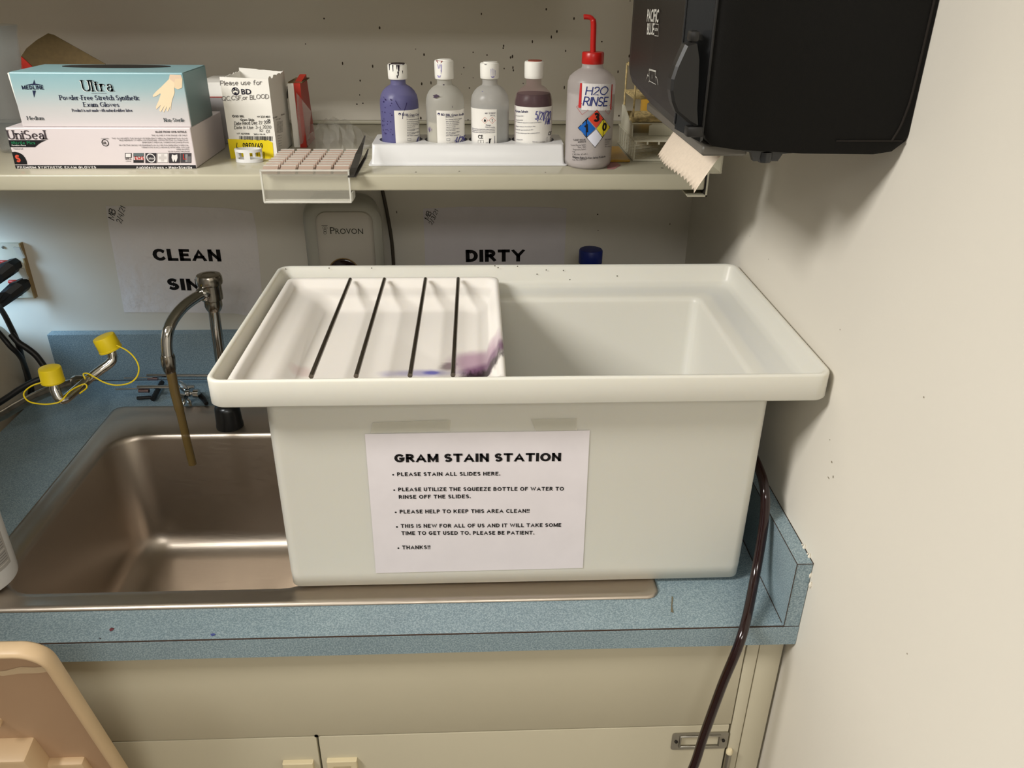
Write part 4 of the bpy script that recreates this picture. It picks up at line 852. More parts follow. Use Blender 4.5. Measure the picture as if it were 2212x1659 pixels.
# ------------------------------------------------------------------ sink
sk = thing('sink', 'brushed stainless steel drop-in sink with a deep rounded bowl', 'sink', (-0.65, -0.42, 0))
n = 8
R3 = lambda x0, x1, y0, y1, r, z: [(a, b, z) for a, b in rrect(x0, x1, y0, y1, r, n)]
body = MB().loft([R3(-1.12, -0.172, -0.700, -0.139, .018, 0.0002), R3(-1.119, -0.173, -0.699, -0.140, .018, 0.0030), R3(-1.114, -0.178, -0.694, -0.145, .016, 0.0046), R3(-1.109, -0.183, -0.689, -0.150, .016, 0.0030), R3(-1.098, -0.60, -0.674, -0.165, .04, 0.0026),
  R3(-1.085, -0.633, -0.667, -0.243, .055, 0.0022), R3(-1.081, -0.637, -0.663, -0.247, .055, -0.001), R3(-1.078, -0.640, -0.660, -0.250, .055, -0.008), R3(-1.072, -0.646, -0.655, -0.255, .055, -0.205), R3(-1.066, -0.652, -0.649, -0.261, .055, -0.226), R3(-1.052, -0.666, -0.635, -0.275, .05, -0.240), R3(-1.03, -0.69, -0.61, -0.30, .04, -0.246), R3(-0.93, -0.79, -0.53, -0.39, .03, -0.250)], False, True)
body.build('basin', m_steel, sk, sharp=60)
MB().lathe([(0.0, -0.2475), (0.030, -0.2475), (0.040, -0.2465), (0.044, -0.249)], (-0.86, -0.46, 0), 28).build('drain', m_chrome_old, sk)

# ------------------------------------------------------------------ base cabinet
cb = thing('base_cabinet', 'cream painted sink base cabinet under the blue countertop', 'cabinet', (-0.65, -0.4, -0.91))
MB().box(-1.29, -0.003, -0.715, -0.70, -0.80, -0.032).build('carcass', m_dark, cb)  # dark backing sheet stands in for the shade in the door gaps
cs = MB().box(-1.29, -1.272, -0.70, -0.002, -0.9, -0.032).box(-0.021, -0.003, -0.70, -0.002, -0.9, -0.032).box(-1.27, -0.03, -0.69, -0.67, -0.9, -0.80); cs.build('side_panels', m_cab, cb)
B_ = lambda x0, x1, z0, z1, y=-0.735: MB().box(x0, x1, y, -0.716, z0, z1, 0.0012, 2)
B_(-1.288, -0.0562, -0.2092, -0.033).build('apron_panel', m_cab, cb)
B_(-0.0546, -0.0378, -0.9, -0.040, -0.7355).build('filler_strip', m_cab, cb)
B_(-0.0366, -0.0035, -0.9, -0.033, -0.7345).build('filler_strip', m_cab, cb)
MB().lathe([(0, 0), (0.0028, 0)], ((-0.6522, -0.7357, -0.2085)), 12, Matrix.Rotation(PI / 2, 3, 'X')).build('peg_hole', m_dark, cb)
def pull(x0, x1, zt, door):
    v, f = plate([(x0, zt - 0.05), (x1, zt - 0.05), (x1, zt), (x0, zt)], [[(x0 + 0.0065, zt - 0.043), (x1 - 0.0065, zt - 0.043), (x1 - 0.0065, zt - 0.0085), (x0 + 0.0065, zt - 0.0085)]], 0.006, 0.0012)
    h = MB().add([(a, -0.7385 - c, b) for a, b, c in v], f).box(x0 + 0.002, x1 - 0.002, -0.7365, -0.7350, zt - 0.048, zt - 0.002)
    h.build('handle', m_pull, door)
d1 = B_(-1.19, -0.6530, -0.86, -0.2112).build('door', m_cab, cb); d2 = B_(-0.6500, -0.0580, -0.86, -0.2112).build('door', m_cab, cb)
pull(-0.7033, -0.6624, -0.2588, d1); pull(-0.6400, -0.5996, -0.2567, d2)
x0, x1, z1, z0 = -0.140, -0.0572, -0.2240, -0.2588
v, f = plate(rrect(x0, x1, z0, z1, 0.004), [[(x0 + .014, z0 + .0085), (x1 - .014, z0 + .0085), (x1 - .014, z1 - .0085), (x0 + .014, z1 - .0085)]], 0.0014)
lh = MB().add([(a, -0.7358 - c, b) for a, b, c in v], f)
lh.box(x0 + .011, x1 - .011, -0.7385, -0.7362, z1 - .008, z1 - .0055, .0008, 1).box(x0 + .011, x1 - .011, -0.7385, -0.7362, z0 + .0055, z0 + .008, .0008, 1).box(x0 + .011, x0 + .0135, -0.7385, -0.7362, z0 + .006, z1 - .006, .0008, 1).box(x1 - .0135, x1 - .011, -0.7385, -0.7362, z0 + .006, z1 - .006, .0008, 1)
lh = lh.build('label_holder', m_zinc, d2)
# screws of the label holder share its plate
MB().tube([(-0.0520, -0.7365, -0.40), (-0.0520, -0.7365, -0.268)], 0.005, 12).build('hinge_barrel', m_zinc, cb)
MB().lathe([(0, .004), (0.0035, .0035), (0.005, .001), (0.005, -.004), (0.0, -.004)], (-0.0518, -0.7375, -0.2635), 14).build('hinge_finial', m_pull, cb)
for x in (x0 + .0065, x1 - .0065): MB().lathe([(0, 0.0), (0.0026, 0.0006), (0.0022, 0.0016), (0, 0.002)], (x, -0.7366, (z0 + z1) / 2), 10, Matrix.Rotation(PI / 2, 3, 'X')).build('screw', m_dark, d2)

# ------------------------------------------------------------------ milky basin, tray, notice
tb = thing('staining_basin', 'large milky white polyethylene basin with wide rim standing over the sink', 'basin', (-0.36, -0.52, 0.0045))
n = 6
rings = [(-.668, -.063, -.661, -.367, .012, .0048), (-.6755, -.0555, -.6690, -.3600, .014, .008), (-.6755, -.0555, -.6708, -.3580, .014, .03), (-.6755, -.0555, -.6708, -.3560, .014, .304), (-.679, -.052, -.674, -.3525, .016, .3105), (-.716, -.012, -.708, -.325, .016, .3118), (-.7235, -.0050, -.7135, -.3185, .018, .3125), (-.7252, -.0040, -.7150, -.3174, .018, .3145), (-.7252, -.0040, -.7150, -.3174, .018, .3440),
  (-.7245, -.0047, -.7143, -.3181, .017, .3462), (-.7228, -.0064, -.7126, -.3198, .016, .3472), (-.7200, -.0092, -.7098, -.3226, .014, .3466), (-.7180, -.0112, -.7078, -.3246, .013, .3440), (-.7150, -.0142, -.7048, -.3276, .013, .3240), (-.7120, -.0172, -.7018, -.3306, .016, .3175), (-.7050, -.0240, -.6950, -.3380, .02, .3140), (-.6720, -.0680, -.6640, -.3640, .016, .3105), (-.6680, -.0720, -.6600, -.3680, .014, .3080), (-.6655, -.0745, -.6575, -.3705, .014, .3020), (-.6640, -.0770, -.6560, -.3720, .016, .0300), (-.6500, -.0900, -.6420, -.3860, .03, .0160)]
MB().loft([R3(a, b, c, d, r, z) if False else [(p, q, z) for p, q in rrect(a, b, c, d, r, n)] for a, b, c, d, r, z in rings], True, True).build('shell', m_tub, tb, sharp=70)
ts = Print(lambda u, v, h: (u, -0.3246 - 0.0030 - h * 0, v))
tk = MB()
for px in TUB_SPECKS: tk.lathe([(0, 0), (0.0011, 0.0003), (0, 0.0006)], px, 6, Matrix.Rotation(PI / 2, 3, 'X'))
o = tk.build('dirt_specks', flat(96, 92, 82), tb); o['kind'] = 'stuff'

tr = thing('drip_tray', 'white moulded drip tray with purple stains set into the left of the basin', 'tray', (-0.546, -0.52, 0.314))
rings = [(-.7035, -.389, -.692, -.3455, .012, .3165), (-.7070, -.3850, -.6945, -.3415, .012, .3200), (-.7086, -.3838, -.6955, -.3403, .012, .3330), (-.7070, -.3850, -.6945, -.3415, .012, .3350), (-.7035, -.3880, -.6920, -.3445, .013, .3352), (-.6995, -.3905, -.6895, -.3480, .014, .3335), (-.6960, -.3925, -.6870, -.3510, .015, .3260), (-.6890, -.3960, -.6830, -.3580, .02, .3215), (-.6700, -.3980, -.6700, -.3700, .022, .3190), (-.6560, -.4010, -.6540, -.3800, .022, .3140), (-.6460, -.4050, -.6460, -.3880, .022, .3020), (-.6300, -.4170, -.6340, -.4000, .022, .2985)]
MB().loft([[(p, q, z) for p, q in rrect(a, b, c, d, r, n)] for a, b, c, d, r, z in rings], False, True).build('pan', m_tray, tr, sharp=70)
for x in (-0.6109, -0.5589, -0.4962, -0.4461): MB().tube([(x, -0.3550, 0.3372), (x, -0.3556, 0.3372), (x, -0.52, 0.3372), (x, -0.686, 0.3372)], [0.0022, 0.0029, 0.0029, 0.0029], 12).build('rod', m_rod, tr)

nt_ = thing('instruction_notice', 'white printed notice headed GRAM STAIN STATION taped to the basin front', 'sign', (-0.42, -0.672, 0.14))
sheet('paper', [(-0.5571, 0.2498), (-0.5585, 0.0306), (-0.2764, 0.0320), (-0.2785, 0.2507)], -0.6718, 0.0004, m_paper, nt_)
pr = Print(on_y(-0.6718)); prints('SIGN', pr, 0.0002); pr.build('lettering', nt_)
for q in ([(-0.5501, 0.2519), (-0.4522, 0.2530), (-0.4512, 0.2688), (-0.5457, 0.2663)], [(-0.3456, 0.2514), (-0.2948, 0.2512), (-0.2956, 0.2685), (-0.3522, 0.2680)]): sheet('tape', q, -0.6724, 0.0002, m_tape, nt_)

hs = MB().tube(smooth_path([(-.040, -.50, .12), (-.036, -.57, .158), (-0.0340, -0.6168, 0.1569), (-0.0340, -0.6519, 0.1414), (-0.0360, -0.6724, 0.1032), (-0.0500, -0.7078, 0.0383), (-0.0823, -0.7750, 0.0043), (-0.1028, -0.7900, -0.0678), (-0.1198, -0.8000, -0.1515), (-0.1310, -0.8100, -0.2019), (-0.1547, -0.8200, -0.2850)], 8), 0.0064, 14).build('drain_hose', m_hose)
tag(hs, 'glossy dark red rubber tube curving from behind the basin over the counter edge', 'hose')
# ------------------------------------------------------------------ wall shelf
SZ = 0.5095
sh = thing('wall_shelf', 'long cream metal wall shelf carrying the boxes and stain bottles', 'shelf', (-0.75, -0.2, 0.487))
MB().box(-1.9, -0.0965, -0.415, -0.002, 0.4872, SZ, 0.003, 3).build('board', m_shelf, sh)
MB().box(-1.9, -0.0965, -0.013, -0.0015, SZ + 0.0004, 0.5155, 0.0015, 2).build('back_lip', m_shelf, sh)
eb = MB().box(-0.0950, -0.0928, -0.417, -0.002, 0.4785, 0.5120).box(-0.1200, -0.0928, -0.417, -0.002, 0.4785, 0.4808).box(-0.0950, -0.0745, -0.412, -0.002, 0.5098, 0.5120).box(-0.0767, -0.0745, -0.412, -0.002, 0.5120, 0.560)
eb.build('end_bracket', m_shelf, sh)
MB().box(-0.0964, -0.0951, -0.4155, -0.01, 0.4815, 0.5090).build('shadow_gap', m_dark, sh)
fl = Print(lambda u, v, h: (u, v, SZ + h))
for q in ((-0.5, -0.40, .0016), (-0.32, -0.402, .0012), (-0.15, -0.375, .002), (-0.60, -0.395, .001), (-0.44, -0.396, .0012)): fl.disc(q[0], q[1], q[2], (70, 62, 52), 0.0003, 7)
fl.poly([(-0.2254, -0.3405, 0.5095)[:2], (-0.2107, -0.3341, 0.5095)[:2], (-0.2061, -0.3562, 0.5095)[:2], (-0.2211, -0.3836, 0.5095)[:2], (-0.2304, -0.3836, 0.5095)[:2]], (176, 124, 124), 0.0003)
o = fl.build('spill_spots', sh); o['kind'] = 'stuff'

# ------------------------------------------------------------------ glove boxes
gb = thing('glove_box', 'teal and white exam glove box lying on top of another glove box', 'box', (-0.92, -0.32, 0.5645), 'glove boxes stacked on the shelf')
MB().box(-1.0325, -0.8062, -0.3718, -0.272, 0.5645, 0.6340, 0.0012, 2, smooth=False).build('carton', m_medline, gb)
MB().box(-0.8064, -0.8056, -0.3705, -0.2735, 0.5650, 0.6335).build('end_flap', m_medside_shaded, gb)
MB().box(-1.0315, -0.8065, -0.3708, -0.273, 0.6337, 0.6345).build('top_panel', m_tealtop, gb)
v, f = plate([(-0.920 + 0.075 * math.cos(a * PI / 12), -0.300 + 0.020 * math.sin(a * PI / 12)) for a in range(24)], [], 0.0005); MB().add([(a, b, 0.6349 + c) for a, b, c in v], f).build('dispensing_slot', m_dark, gb)
MB().prism([(-1.0325, 0.634), (-1.0345, 0.633), (-1.031, 0.5655), (-1.0322, 0.5650)], -0.371, -0.2735, 'xz').build('side_flap', m_card_white, gb)
clusters('MEDLINE', on_y(-0.3718), gb, 0.004)
pr = Print(on_x(-0.8056)); IN = (52, 74, 84)
pr.text('s', IN, 'Powder-Free Stretch', 0.300, 0.598, 0.345, 0.598, 0.004) if False else None
for k, (v_, w) in enumerate(((0.600, .052), (0.593, .026))): pr.line([(0.322 - w / 2, v_), (0.322 + w / 2, v_)], 0.0018, IN)
pr.poly([(0.346, 0.613), (0.352, 0.613), (0.356, 0.616), (0.350, 0.620), (0.344, 0.616)], IN); pr.poly([(0.348, 0.611), (0.352, 0.611), (0.350, 0.605)], IN); pr.text('i', IN, 'M', 0.347, 0.571, 0.353, 0.571, 0.007)
pr.build('end_print', gb)

ub = thing('glove_box', 'white exam glove box with black corner banner under the teal glove box', 'box', (-0.93, -0.30, SZ), 'glove boxes stacked on the shelf')
MB().box(-1.0533, -0.8064, -0.3768, -0.230, SZ + 0.0002, 0.5643, 0.0012, 2, smooth=False).build('carton', m_uniseal, ub)
clusters('UNISEAL', on_y(-0.3768), ub, 0.006)
pr = Print(on_x(-0.8062)); d_ = (30, 30, 30)
pr.rect(0.235, 0.3745, 0.5105, 0.5145, (38, 36, 38)); pr.quad([(0.372, 0.541), (0.345, 0.541), (0.335, 0.549), (0.372, 0.549)], d_); pr.disc(0.364, 0.522, 0.0075, d_, 0.0003, 16); pr.text('b', (214, 84, 62), 'S', 0.361, 0.5185, 0.366, 0.5185, 0.007)
pr.text('s', (70, 62, 66), 'UniSeal', 0.372, 0.5525, 0.335, 0.5525, 0.008) if False else pr.text('s', (90, 84, 84), 'UniSeal', 0.330, 0.5520, 0.372, 0.5520, 0.008)
for k in range(3): pr.rect(0.244 + k * .012, 0.253 + k * .012, 0.521, 0.531, (70, 66, 68))
pr.build('end_print', ub)

rb = thing('open_carton', 'red carton with its brown inner flap raised behind the glove boxes', 'box', (-1.03, -0.17, SZ))
MB().box(-1.112, -0.995, -0.220, -0.090, SZ + 0.0004, 0.6020, 0.001, 1, smooth=False).build('carton', m_card_red, rb)
fp = [(-1.1073, 0.6252), (-1.1042, 0.6370), (-1.0929, 0.6487), (-1.0748, 0.6604), (-1.0562, 0.6695), (-1.0485, 0.6676), (-0.9810, 0.6271), (-0.9849, 0.6091), (-1.0900, 0.6120)]
MB().prism(fp, -0.191, -0.1895, 'xz').build('raised_flap', m_card_brown, rb)
MB().prism([(-1.0875, 0.6400), (-1.0957, 0.6090), (-1.0699, 0.6091), (-1.0699, 0.6195)], -0.2225, -0.2205, 'xz').build('side_flap', m_card_red, rb)
MB().box(-1.085, -1.03, -0.2285, -0.2230, 0.5662, 0.5720).build('torn_edge', m_card_red, rb)

bg_ = thing('plastic_beaker', 'hazy clear plastic measuring cup at the left end of the shelf', 'beaker', (-1.112, -0.24, SZ))
MB().lathe([(0.020, SZ + .0004), (0.024, SZ + .004), (0.027, .56), (0.034, .62), (0.0395, .672), (0.0425, .683), (0.0415, .684), (0.0380, .672), (0.0325, .62), (0.025, .56), (0.021, SZ + .006)], (-1.112, -0.255, 0), 28, cap0=True, cap1=True).build('cup', film('hazy_plastic', srgb(140, 148, 150), 0.17, 0.2, 0.8), bg_)

wc = thing('striped_carton', 'pale grey carton with a thin red stripe behind the teal glove box', 'box', (-0.80, -0.17, SZ))
MB().box(-0.845, -0.7785, -0.200, -0.110, SZ + 0.0004, 0.6020, 0.001, 1, smooth=False).build('carton', mat('grey_carton', srgb(176, 172, 172), 0.6), wc)
MB().box(-0.8452, -0.7783, -0.2003, -0.1095, 0.5800, 0.5815).build('stripe', m_card_red, wc)
MB().box(-0.8452, -0.7783, -0.2003, -0.1095, 0.5815, 0.6021).build('upper_band', m_card_white, wc)

# ------------------------------------------------------------------ slide carton, red carton, clip
bd = thing('slide_carton', 'tall white open slide carton with torn top and yellow sticker', 'box', (-0.742, -0.258, SZ))
bx = MB(); x0, x1, y0, y1, t = -0.7765, -0.7090, -0.3098, -0.2035, 0.0009
bx.prism([(x0, SZ + .0003), (x1, SZ + .0003), (x1, 0.6200), (x0, 0.6226)], y0, y0 + t, 'xz')
def torn(a, za, b, zb, k, amp):
    r = random.Random(k); N = 16; return [(a + (b - a) * i / N, za + (zb - za) * i / N + (r.uniform(-amp, amp) if 0 < i < N else 0)) for i in range(N + 1)]
bx.prism([(x0, SZ + .0003), (x1, SZ + .0003)] + list(reversed(torn(x0, 0.6240, x1, 0.6185, 5, 0.0004))), y1 - t, y1, 'xz')
for xa, k, am in ((x0, 1, .0012), (x1 - t, 2, .0022)):
    tp = torn(y0 + t, 0.6205, y1 - t, 0.6195, k, am); bx.prism([(y0 + t, SZ + .0003), (y1 - t, SZ + .0003)] + list(reversed(tp)), xa, xa + t, 'yz')
bx.box(x0, x1, y0, y1, SZ + .0002, SZ + .001); bx.build('carton', m_card_white, bd)
clusters('BD', on_y(y0), bd, 0.006); handwriting('BD', on_y(y0), bd)
clusters('BDSIDE', lambda u, v, h: (x1 + h, -u, v), bd, 0.006, name='side_print')

rc = thing('wrapped_carton', 'narrow red and white carton in torn clear wrap behind the slide carton', 'box', (-0.68, -0.19, SZ))
MB().box(-0.7010, -0.6915, -0.2300, -0.160, SZ + 0.0004, 0.6045, 0.0008, 1, smooth=False).build('white_face', m_card_white, rc)
MB().prism([(-0.2295, SZ + .0004), (-0.155, SZ + .0004), (-0.175, 0.612), (-0.2295, 0.6045)], -0.6913, -0.6815, 'yz').build('red_side', m_card_red, rc)
MB().box(-0.7005, -0.6790, -0.2240, -0.165, 0.6046, 0.6060).build('top_flap', m_card_brown, rc)
wv = MB(); pts = [(-0.6880, -0.2320, 0.5919), (-0.6699, -0.2250, 0.5640), (-0.6778, -0.2220, 0.5218), (-0.6925, -0.2360, 0.5138)]; pb = [(-0.6882, -0.2310, 0.5917), (-0.6701, -0.2240, 0.5638), (-0.6780, -0.2210, 0.5216), (-0.6927, -0.2350, 0.5136)]
wv.loft([pts, pb], smooth=False).build('wrap_film', m_bag, rc)

cl = thing('plastic_clip', 'small white plastic ring clip standing in front of the slide carton', 'clip', (-0.744, -0.345, SZ))
def oval(z, rx, ry, cx=-0.7448, cy=-0.3310): return [(cx + rx * math.cos(2 * PI * k / 28), cy + ry * math.sin(2 * PI * k / 28), z) for k in range(28)]
for za, zb in ((SZ + .0003, SZ + .0050), (SZ + .0145, SZ + .0185)):
    MB().loft([oval(za, .0195, .0120), oval(zb, .0195, .0120), oval(zb, .0168, .0093), oval(za, .0168, .0093), oval(za, .0195, .0120)], False, False).build('hoop', m_white, cl)
ps = MB()
for a0 in (195, 255, 345, 60, 130):
    w = 26 if a0 in (255,) else 14; rings = []
    for q in (-w / 2, w / 2):
        a = math.radians(a0 + 15 + q); rings.append([(-0.7448 + r_ * math.cos(a), -0.3310 + r_ * .62 * math.sin(a), z) for r_, z in ((.0195, SZ + .0045), (.0195, SZ + .0150), (.0170, SZ + .0150), (.0170, SZ + .0045))])
    ps.loft(rings, smooth=False)
ps.build('bridge', m_white, cl)

# ------------------------------------------------------------------ acrylic slide stand, bag, tweezers
ac = thing('slide_stand', 'clear acrylic slide stand with stepped pinkish rests hooked over the shelf front', 'slide stand', (-0.647, -0.37, SZ))
ax0, ax1 = -0.7062, -0.5870
MB().box(ax0, ax1, -0.4275, -0.300, SZ + .0006, SZ + .0030, .0005, 1).build('top_sheet', m_clear, ac)
MB().box(ax0, ax1, -0.4310, -0.4278, 0.4765, SZ + .0095, .0006, 1).build('front_sheet', m_clear, ac)
ed = MB().box(ax0, ax1, -0.4315, -0.4200, 0.4742, 0.4775, .0006, 1).box(ax0, ax0 + .0022, -0.4316, -0.4275, 0.4765, SZ + .009).box(ax1 - .0022, ax1, -0.4316, -0.4275, 0.4765, SZ + .009).box(ax0, ax1, -0.4316, -0.4275, SZ + .0080, SZ + .0098)
ed.build('polished_edge', m_clear_edge, ac)
MB().box(ax1 - .0005, ax1 + .0012, -0.428, -0.402, 0.4760, 0.4870).build('hook', m_clear_edge, ac)
cw = (ax1 - ax0) / 5; rd = (0.4270 - 0.302) / 8; wedge = None
for i in range(5):
    for j in range(8):
        if wedge is None:
            wb_ = MB(); wb_.prism([(0.0006, 0), (rd - .0004, 0), (rd - .0004, .0085), (rd - .0026, .0085), (0.0006, .0030)], 0.0017, cw - .0022, 'yz'); wb_.prism([(rd - .0034, .0083), (rd - .0004, .0083), (rd - .0004, .0094), (rd - .0034, .0094)], 0.0017, cw - .0022, 'yz', mi=1); wb_.mi = [0] * 7 + [1] * 6; wedge = wb_.mesh('slide_rest', [m_pinkish, m_clear_edge])
        o = bpy.data.objects.new('slide_rest', wedge); COL.objects.link(o); o.parent = ac; b0 = BASE[ac.name]
        o.location = (ax0 + i * cw - b0[0], -0.4268 + j * rd - b0[1], SZ + .0032 - b0[2])
tz = thing('tweezers', 'dark steel tweezers leaning on the right edge of the acrylic slide stand', 'tweezers', (-0.582, -0.43, SZ))
def blade(p, w, t):
    P = [Vector(q) for q in p]; rings = []
    for q, a in zip(P, w): rings.append([q + Vector((-a / 2, 0, -t)), q + Vector((a / 2, 0, -t)), q + Vector((a / 2, 0, t)), q + Vector((-a / 2, 0, t))])
    return MB().loft(rings, smooth=False)
blade([(-.5850, -.4335, .5105), (-.5825, -.418, .5185), (-.5775, -.398, .5330), (-.5735, -.380, .5440), (-.5705, -.372, .5530)], [.0085, .009, .009, .004, .0015], .0007).build('blade', m_grey_clip, tz)
blade([(-.5815, -.4325, .5105), (-.5765, -.410, .5170), (-.5700, -.390, .5270), (-.5665, -.378, .5360)], [.0075, .005, .004, .0015], .0007).build('blade', m_grey_clip, tz)

pb = thing('plastic_bag', 'crumpled clear plastic bag lying behind the acrylic slide stand', 'bag', (-0.63, -0.2, SZ))
rnd = random.Random(11); rings = []
for i in range(15):
    t = i / 14; cx = -0.6780 + 0.100 * t; hgt = 0.046 * math.sin(PI * min(1, 0.12 + t * 0.92)) ** .7 * (1 - 0.35 * t); wy = 0.05 * math.sin(PI * (0.08 + 0.84 * t)) ** .5
    rings.append([(cx + rnd.uniform(-.004, .004), -0.205 + wy * math.cos(2 * PI * k / 18) + rnd.uniform(-.005, .005), SZ + .0008 + max(0, hgt * max(0, math.sin(2 * PI * k / 18)) + (rnd.uniform(-.004, .004) if k % 18 < 9 else 0))) for k in range(18)])
MB().loft(rings, smooth=False).build('film', m_bag, pb)

# ------------------------------------------------------------------ stain bottles in their rack
rk = thing('bottle_rack', 'white moulded plastic rack holding four stain bottles', 'rack', (-0.425, -0.318, SZ))
rx0, rx1, ry0, ry1, rz = -0.5640, -0.2910, -0.3560, -0.2790, 0.5390
BX = (-0.5256, -0.4600, -0.3958, -0.3330); RY = -0.3180
circ = lambda cx, cy, r, n=32: [(cx + r * math.cos(2 * PI * k / n), cy + r * math.sin(2 * PI * k / n)) for k in range(n)]
v, f = plate(rrect(rx0, rx1, ry0, ry1, .004), [circ(x, RY, 0.0312) for x in BX], 0.002)
r_ = MB().add([(a, b, rz - .001 + c) for a, b, c in v], f)
ring = lambda i, z, r=.004: [(p, q, z) for p, q in rrect(rx0 - i, rx1 + i, ry0 - i, ry1 + i, r, 4)]
r_.loft([ring(-.001, rz - .0004), ring(0, rz - .0016), ring(.0015, SZ + .006), ring(.0025, SZ + .0025), ring(.006, SZ + .0016), ring(.006, SZ + .0004), ring(.001, SZ + .0004), ring(-.0014, rz - .003)], False, False)
for x in BX: r_.lathe([(.0312, rz - .0002), (.0312, SZ + .004), (.0318, SZ + .004), (.0318, rz - .0014)], (x, RY, 0), 32, cap0=False, cap1=False)
r_.build('body', m_white, rk)
R0 = 0.0275
def liquid(name, col, rough=0.25): return mat(name, col, rough, 0, 0.3)
def bottle(i, name_label, zc, body_m, liq, liq_top, lab, key, cap_h, tilt, stains, neck_m=None):
    cx = BX[i]; b = thing('stain_bottle', name_label, 'bottle', (cx, RY, SZ), 'stain bottles in the white rack')
    r = R0; zs = .594
    prof = [(0, SZ + .0006), (r - .003, SZ + .0006), (r, SZ + .004), (r, zs - .006), (r * .985, zs), (r * .93, zs + .0065), (r * .82, zs + .012), (r * .66, zs + .0165), (r * .50, zs + .0192), (.0112, zs + .0205), (.0106, zs + .023), (.0106, zc)]
    MB().lathe(prof, (cx, RY, 0), 36, cap0=False).build('wall', body_m, b)
    if liq:
        q = [(0, SZ + .002)] + [(max(.001, a - .0012), z) for a, z in prof[1:] if z < liq_top - .0008]
        rr = next(a for (a, z), (a2, z2) in zip(prof[::-1], prof[:-1][::-1]) if z2 < liq_top)
        MB().lathe(q + [(q[-1][0] * .985, liq_top), (0, liq_top)], (cx, RY, 0), 36, cap0=False, cap1=False).build('liquid', liq, b)
    MB().lathe([(.0130, zc - .0008), (.0134, zc), (.0136, zc + .004), (.0137, zc + cap_h - .003), (.0133, zc + cap_h - .0008), (.0122, zc + cap_h)], (cx, RY, 0), 48, ribs=1 if i else 0, ribdepth=.0002).build('cap', m_cap, b)
    MB().lathe([(.0100, zc + cap_h - .0002), (.0098, zc + cap_h + .0012), (.0046, zc + cap_h + .0016), (0, zc + cap_h + .0016)], (cx + .001, RY - .001, 0), 24).build('flip_top', stains['top'] if stains.get('top') else m_cap, b)
    m_ = on_cyl(cx, RY, r)
    u0, u1, zt = lab
    g = Print(m_); g.rect(u0, u1, SZ + .012, zt, m_label, 0.00015, 24, 1); lb = g.build('label', b)
    g = Print(m_); prints(key, g, 0.0003); g.build('lettering', lb)
    if any(t[0] == 'h' for t in PRINTS[key]['t']): handwriting(key, m_, lb, 0.0007)
    if stains.get('body'):
        g = Print(m_)
        for u, z, a, c, c2 in stains['body']: g.poly([(u + a * math.cos(k * PI / 4) * (1 + .25 * math.sin(k * 5.1)), z + c * math.sin(k * PI / 4) * (1 + .25 * math.cos(k * 3.3))) for k in range(8)], c2, .0002)
        for l, w, c2 in stains.get('lines', []): g.line(l, w, c2, .0002)
        g.build('drips', b)
    if stains.get('cap'):
        g = Print(on_cyl(cx, RY, .0137)); 
        for u, z, a, c, c2 in stains['cap']: g.poly([(u - a, z + c), (u - a * .4, z - c), (u + a * .5, z - c * .8), (u + a, z + c)], c2, .0001)
        g.build('cap_stains', b)
    return b
P1 = (46, 36, 86); DK = (34, 24, 38); rs = random.Random(4)
bottle(0, 'stain bottle of blue-violet liquid with a black crusted white cap', 0.6228, film('violet_wall', srgb(124, 122, 172), 0.72, 0.34, 0.5, 0.3), liquid('violet_liquid', srgb(58, 58, 120)), .596, (-.0052, .0273, .5830), 'BOT1', .0190, 0,
  {'top': mat('crusted_stain', srgb(40, 28, 36), 0.25), 'body': [(rs.uniform(-.024, -.007), rs.uniform(.545, .600), rs.uniform(.0004, .0011), rs.uniform(.0004, .0011), P1) for _ in range(34)], 'lines': [([(-.0025, .596), (.001, .589), (.004, .585)], .0007, P1), ([(.013, .593), (.010, .585), (.007, .579), (.006, .572)], .0009, P1)],
   'cap': [(-.010, .638, .0008, .004, DK), (-.005, .637, .0009, .0045, DK), (.0005, .6385, .0008, .003, DK), (.003, .637, .0016, .0045, DK), (.002, .630, .0012, .003, DK), (.0005, .626, .001, .002, DK), (.008, .632, .0005, .002, DK), (0.0, .6412, .0115, .0011, DK)]})
bottle(1, 'cloudy stain bottle with a purple smudge on its shoulder and red-stained cap', 0.6233, m_frost, liquid('iodine_film', srgb(196, 190, 170)), .565, (-.0115, .0273, .5830), 'BOT2', .0238, 0,
  {'body': [(-.0105, .6025, .0045, .0018, (70, 58, 74)), (-.0125, .6005, .0030, .0010, (70, 58, 74)), (.000, .6175, .0014, .0008, (80, 70, 80)), (-.022, .556, .003, .003, (150, 142, 150)), (-.023, .5545, .0008, .003, (90, 80, 110)), (.011, .588, .0004, .0016, (90, 80, 90)), (.006, .576, .0004, .0018, (90, 80, 90)), (-.020, .537, .0012, .0012, (110, 100, 130))],
   'cap': [(-.006, .6455, .0050, .0018, (122, 30, 30)), (-.007, .6395, .0022, .003, (178, 172, 200)), (-.0035, .637, .0012, .0055, (168, 162, 196)), (-.004, .6325, .0004, .003, (110, 100, 150)), (-.007, .6265, .0028, .0015, (150, 142, 190))]})
bottle(2, 'clear frosted stain bottle with two red hazard diamonds on its label', 0.6240, m_frost_clear, liquid('clear_liquid', srgb(176, 182, 184)), .583, (-.0273, .0092, .5850), 'BOT3', .0200, 0,
  {'body': [(-.0105, .6085, .0012, .0005, (110, 110, 150))], 'cap': [(.0015, .6320, .0003, .005, (140, 130, 190)), (.0035, .6325, .0003, .005, (150, 142, 196)), (.0055, .6315, .0003, .005, (140, 130, 190)), (.0075, .631, .0003, .004, (120, 110, 170)), (-.006, .6425, .002, .0006, (110, 104, 110)), (.004, .6262, .003, .0008, (120, 112, 170))]})
